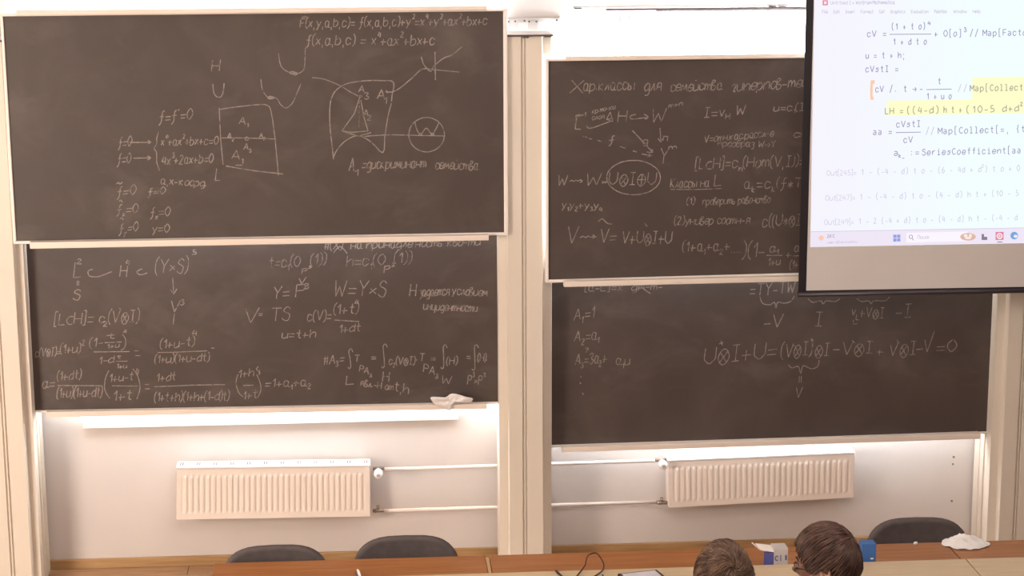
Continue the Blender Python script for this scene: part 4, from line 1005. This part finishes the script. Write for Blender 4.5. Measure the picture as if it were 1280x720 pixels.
def person(label, head_px, ydepth, body_yaw, head_yaw, head_pitch, head_roll, whorl, hm, shirt, seed, hips, glasses=False, forward=False, hs=1.0, **hk):
    hc = P(*head_px, y=ydepth)
    root = empty('person', (hc.x, ydepth-.02, 0), label=label, cat='person')
    bx_, by_ = hips
    H = Matrix.Translation(hc) @ Matrix.Scale(hs, 4) @ Matrix.Rotation(head_yaw, 4, 'Z') @ Matrix.Rotation(-head_pitch, 4, 'X') @ Matrix.Rotation(head_roll, 4, 'Y')
    Bm = Matrix.Translation((hc.x+bx_, ydepth+by_, 0)) @ Matrix.Rotation(body_yaw, 4, 'Z')
    zn = hc.z-.125
    def W(x, y, z): return Bm @ Vector((x, y, z))
    nb = hc+Vector((0, -.01, -.10))
    V, Eg, R_ = [], [], []
    def add(p, r, par=None):
        V.append(p); R_.append(r)
        if par is not None: Eg.append((par, len(V)-1))
        return len(V)-1
    pel = add(W(0, -.02, .54), (.15, .10)); sp1 = add(W(0, -.03, .70), (.135, .095), pel); sp2 = add(W(0, -.01, .86), (.145, .10), sp1); ch = add(W(0, .02, .98), (.13, .09), sp2)
    nk = add(W(0, .02, 1.07), .058, ch); add(nb, .052, nk)
    hand_roots = []
    for s in (-1, 1):
        sh = add(W(s*.165, .02, 1.0), .058, ch); el = add(W(s*.20, .17, .845), .046, sh); wr = add(W(s*.15, .46, .828), .028, el)
        pa = add(W(s*.13, .52, .822), (.034, .018), wr)
        hand_roots.append(wr)
        for j, (fx, fl_) in enumerate(((-.026, .060), (-.009, .070), (.009, .066), (.026, .052))):
            k1 = add(W(s*.125+fx, .555, .824), .0095, pa); k2 = add(W(s*.125+fx*1.15, .555+fl_*.55, .826), .0085, k1); add(W(s*.125+fx*1.2, .555+fl_, .812), .0075, k2)
        t1 = add(W(s*.125-s*.036, .505, .820), .011, pa); t2 = add(W(s*.125-s*.058, .53, .815), .0095, t1); add(W(s*.125-s*.066, .555, .812), .008, t2)
        hp = add(W(s*.09, .0, .53), .09, pel); kn = add(W(s*.12, .43, .53), .062, hp); an = add(W(s*.12, .40, .10), .040, kn); add(W(s*.12, .52, .045), (.038, .034), an)
    bm = skin_mesh(V, Eg, R_); hb_ = head_bm(H); merge(bm, hb_)
    m = MB(); m.bm.free(); m.bm = bm; m.build('body', M['skin'], root)
    # clothing over the body
    V, Eg, R_ = [], [], []
    pel = add(W(0, -.02, .50), (.178, .13)); sp1 = add(W(0, -.03, .70), (.160, .122), pel); sp2 = add(W(0, -.01, .86), (.168, .13), sp1); ch = add(W(0, .015, .985), (.158, .128), sp2); add(W(0, .015, 1.06), .085, ch)
    for s in (-1, 1):
        sh = add(W(s*.165, .015, 1.0), .080, ch); el = add(W(s*.20, .17, .85), .053, sh); add(W(s*.165, .42, .838), .037, el)
    m = MB(); m.bm.free(); m.bm = skin_mesh(V, Eg, R_); m.build('shirt', M[shirt], root)
    V, Eg, R_ = [], [], []
    pel = add(W(0, -.02, .54), (.155, .11))
    for s in (-1, 1):
        hp = add(W(s*.09, .0, .54), .10, pel); kn = add(W(s*.12, .43, .54), .072, hp); add(W(s*.12, .40, .12), .052, kn)
    m = MB(); m.bm.free(); m.bm = skin_mesh(V, Eg, R_); m.build('trousers', M['trousers'], root)
    for s in (-1, 1):
        m = MB(); m.bm.free(); m.bm = skin_mesh([W(s*.12, .37, .055), W(s*.12, .45, .05), W(s*.12, .57, .038)], [(0, 1), (1, 2)], [(.05, .052), (.048, .048), (.04, .034)]); m.build('shoe', M['shoe'], root)
    for s in (-1, 1):
        p = H @ Vector((s*.029, .0745, .001)); o = MB().ball(p, .0115).build('eye', M['eye'], root)
        q_ = H @ Vector((s*.029, .083, .001)); MB().ball(q_, .0058).build('iris', M['iris'], o)
    lip = [H @ (skull(Vector((x, .84, -.50+.5*x*x)).normalized())+Vector((0, .0005, 0))) for x in (-.26, -.15, -.05, .05, .15, .26)]
    MB().tube(lip, [.001, .0028, .0034, .0034, .0028, .001], 8).build('lips', M['skin_red'], root)
    for s in (-1, 1):
        br = [H @ (skull(Vector((s*x, .92, z)).normalized())+Vector((0, .001, 0))) for x, z in ((.18, .17), (.32, .21), (.46, .19), (.55, .14))]
        MB().tube(br, [.002, .0034, .003, .0012], 6).build('eyebrow', M['scalp'], root)
    hair(root, H, whorl, hm, seed, forward=forward, **hk)
    if glasses:
        m = MB()
        for s in (-1, 1):
            m.tube([H @ Vector((s*.031+.022*math.cos(t), .101-.25*abs(.022*math.cos(t)), -.006+.014*math.sin(t))) for t in [2*math.pi*i/20 for i in range(20)]], .0016, 6, closed=True)
            m.tube([H @ Vector(v) for v in ((s*.053, .096, .002), (s*.074, .086, .004), (s*.086, .05, .004), (s*.088, .002, .002), (s*.088, -.02, -.012))], .0021, 6)
        m.tube([H @ Vector((-.009, .103, .0)), H @ Vector((.009, .103, .0))], .0016, 6)
        go = m.build('glasses', M['glasses'], root)
        for s in (-1, 1):
            m = MB(); m.face([H @ Vector((s*.031+.021*math.cos(t), .101-.25*abs(.022*math.cos(t)), -.006+.013*math.sin(t))) for t in [2*math.pi*i/20 for i in range(20)]]); m.build('lens', M['glass'], go)
    return root, Bm
YP = -3.62
p1, b1 = person('person with straight light brown hair seen from behind, no glasses', (905, 729), YP, 0, .05, .12, 0, (.10, -.86, .50), ('hair', 'hair_light'), 'shirt', 3, (-.09, -.03), thick=.014, n=2300, hs=1.07)
p2, b2 = person('person with short dark brown hair and dark-rimmed glasses, face turned left', (1034, 703), YP, .35, 1.17, .10, 0, (.0, -.75, .66), ('hair2', 'hair2_light'), 'shirt2', 11, (.15, -.05), glasses=True, forward=True, hs=1.03, n=2000)
for b_, lab in ((b1, 'dark grey chair carrying the person with light brown hair'), (b2, 'dark grey chair carrying the person with glasses')):
    o = copy_tree(ch0); t = b_.translation; yaw = b_.to_euler().z
    o.rotation_euler = (0, 0, yaw+math.pi); off = Matrix.Rotation(yaw, 3, 'Z') @ Vector((0, -.21, 0)); o.location = (t.x+off.x, t.y+off.y, -.025)
    tag(o, lab, 'chair', 'grey chairs under the two people')
    o.location.z = 0
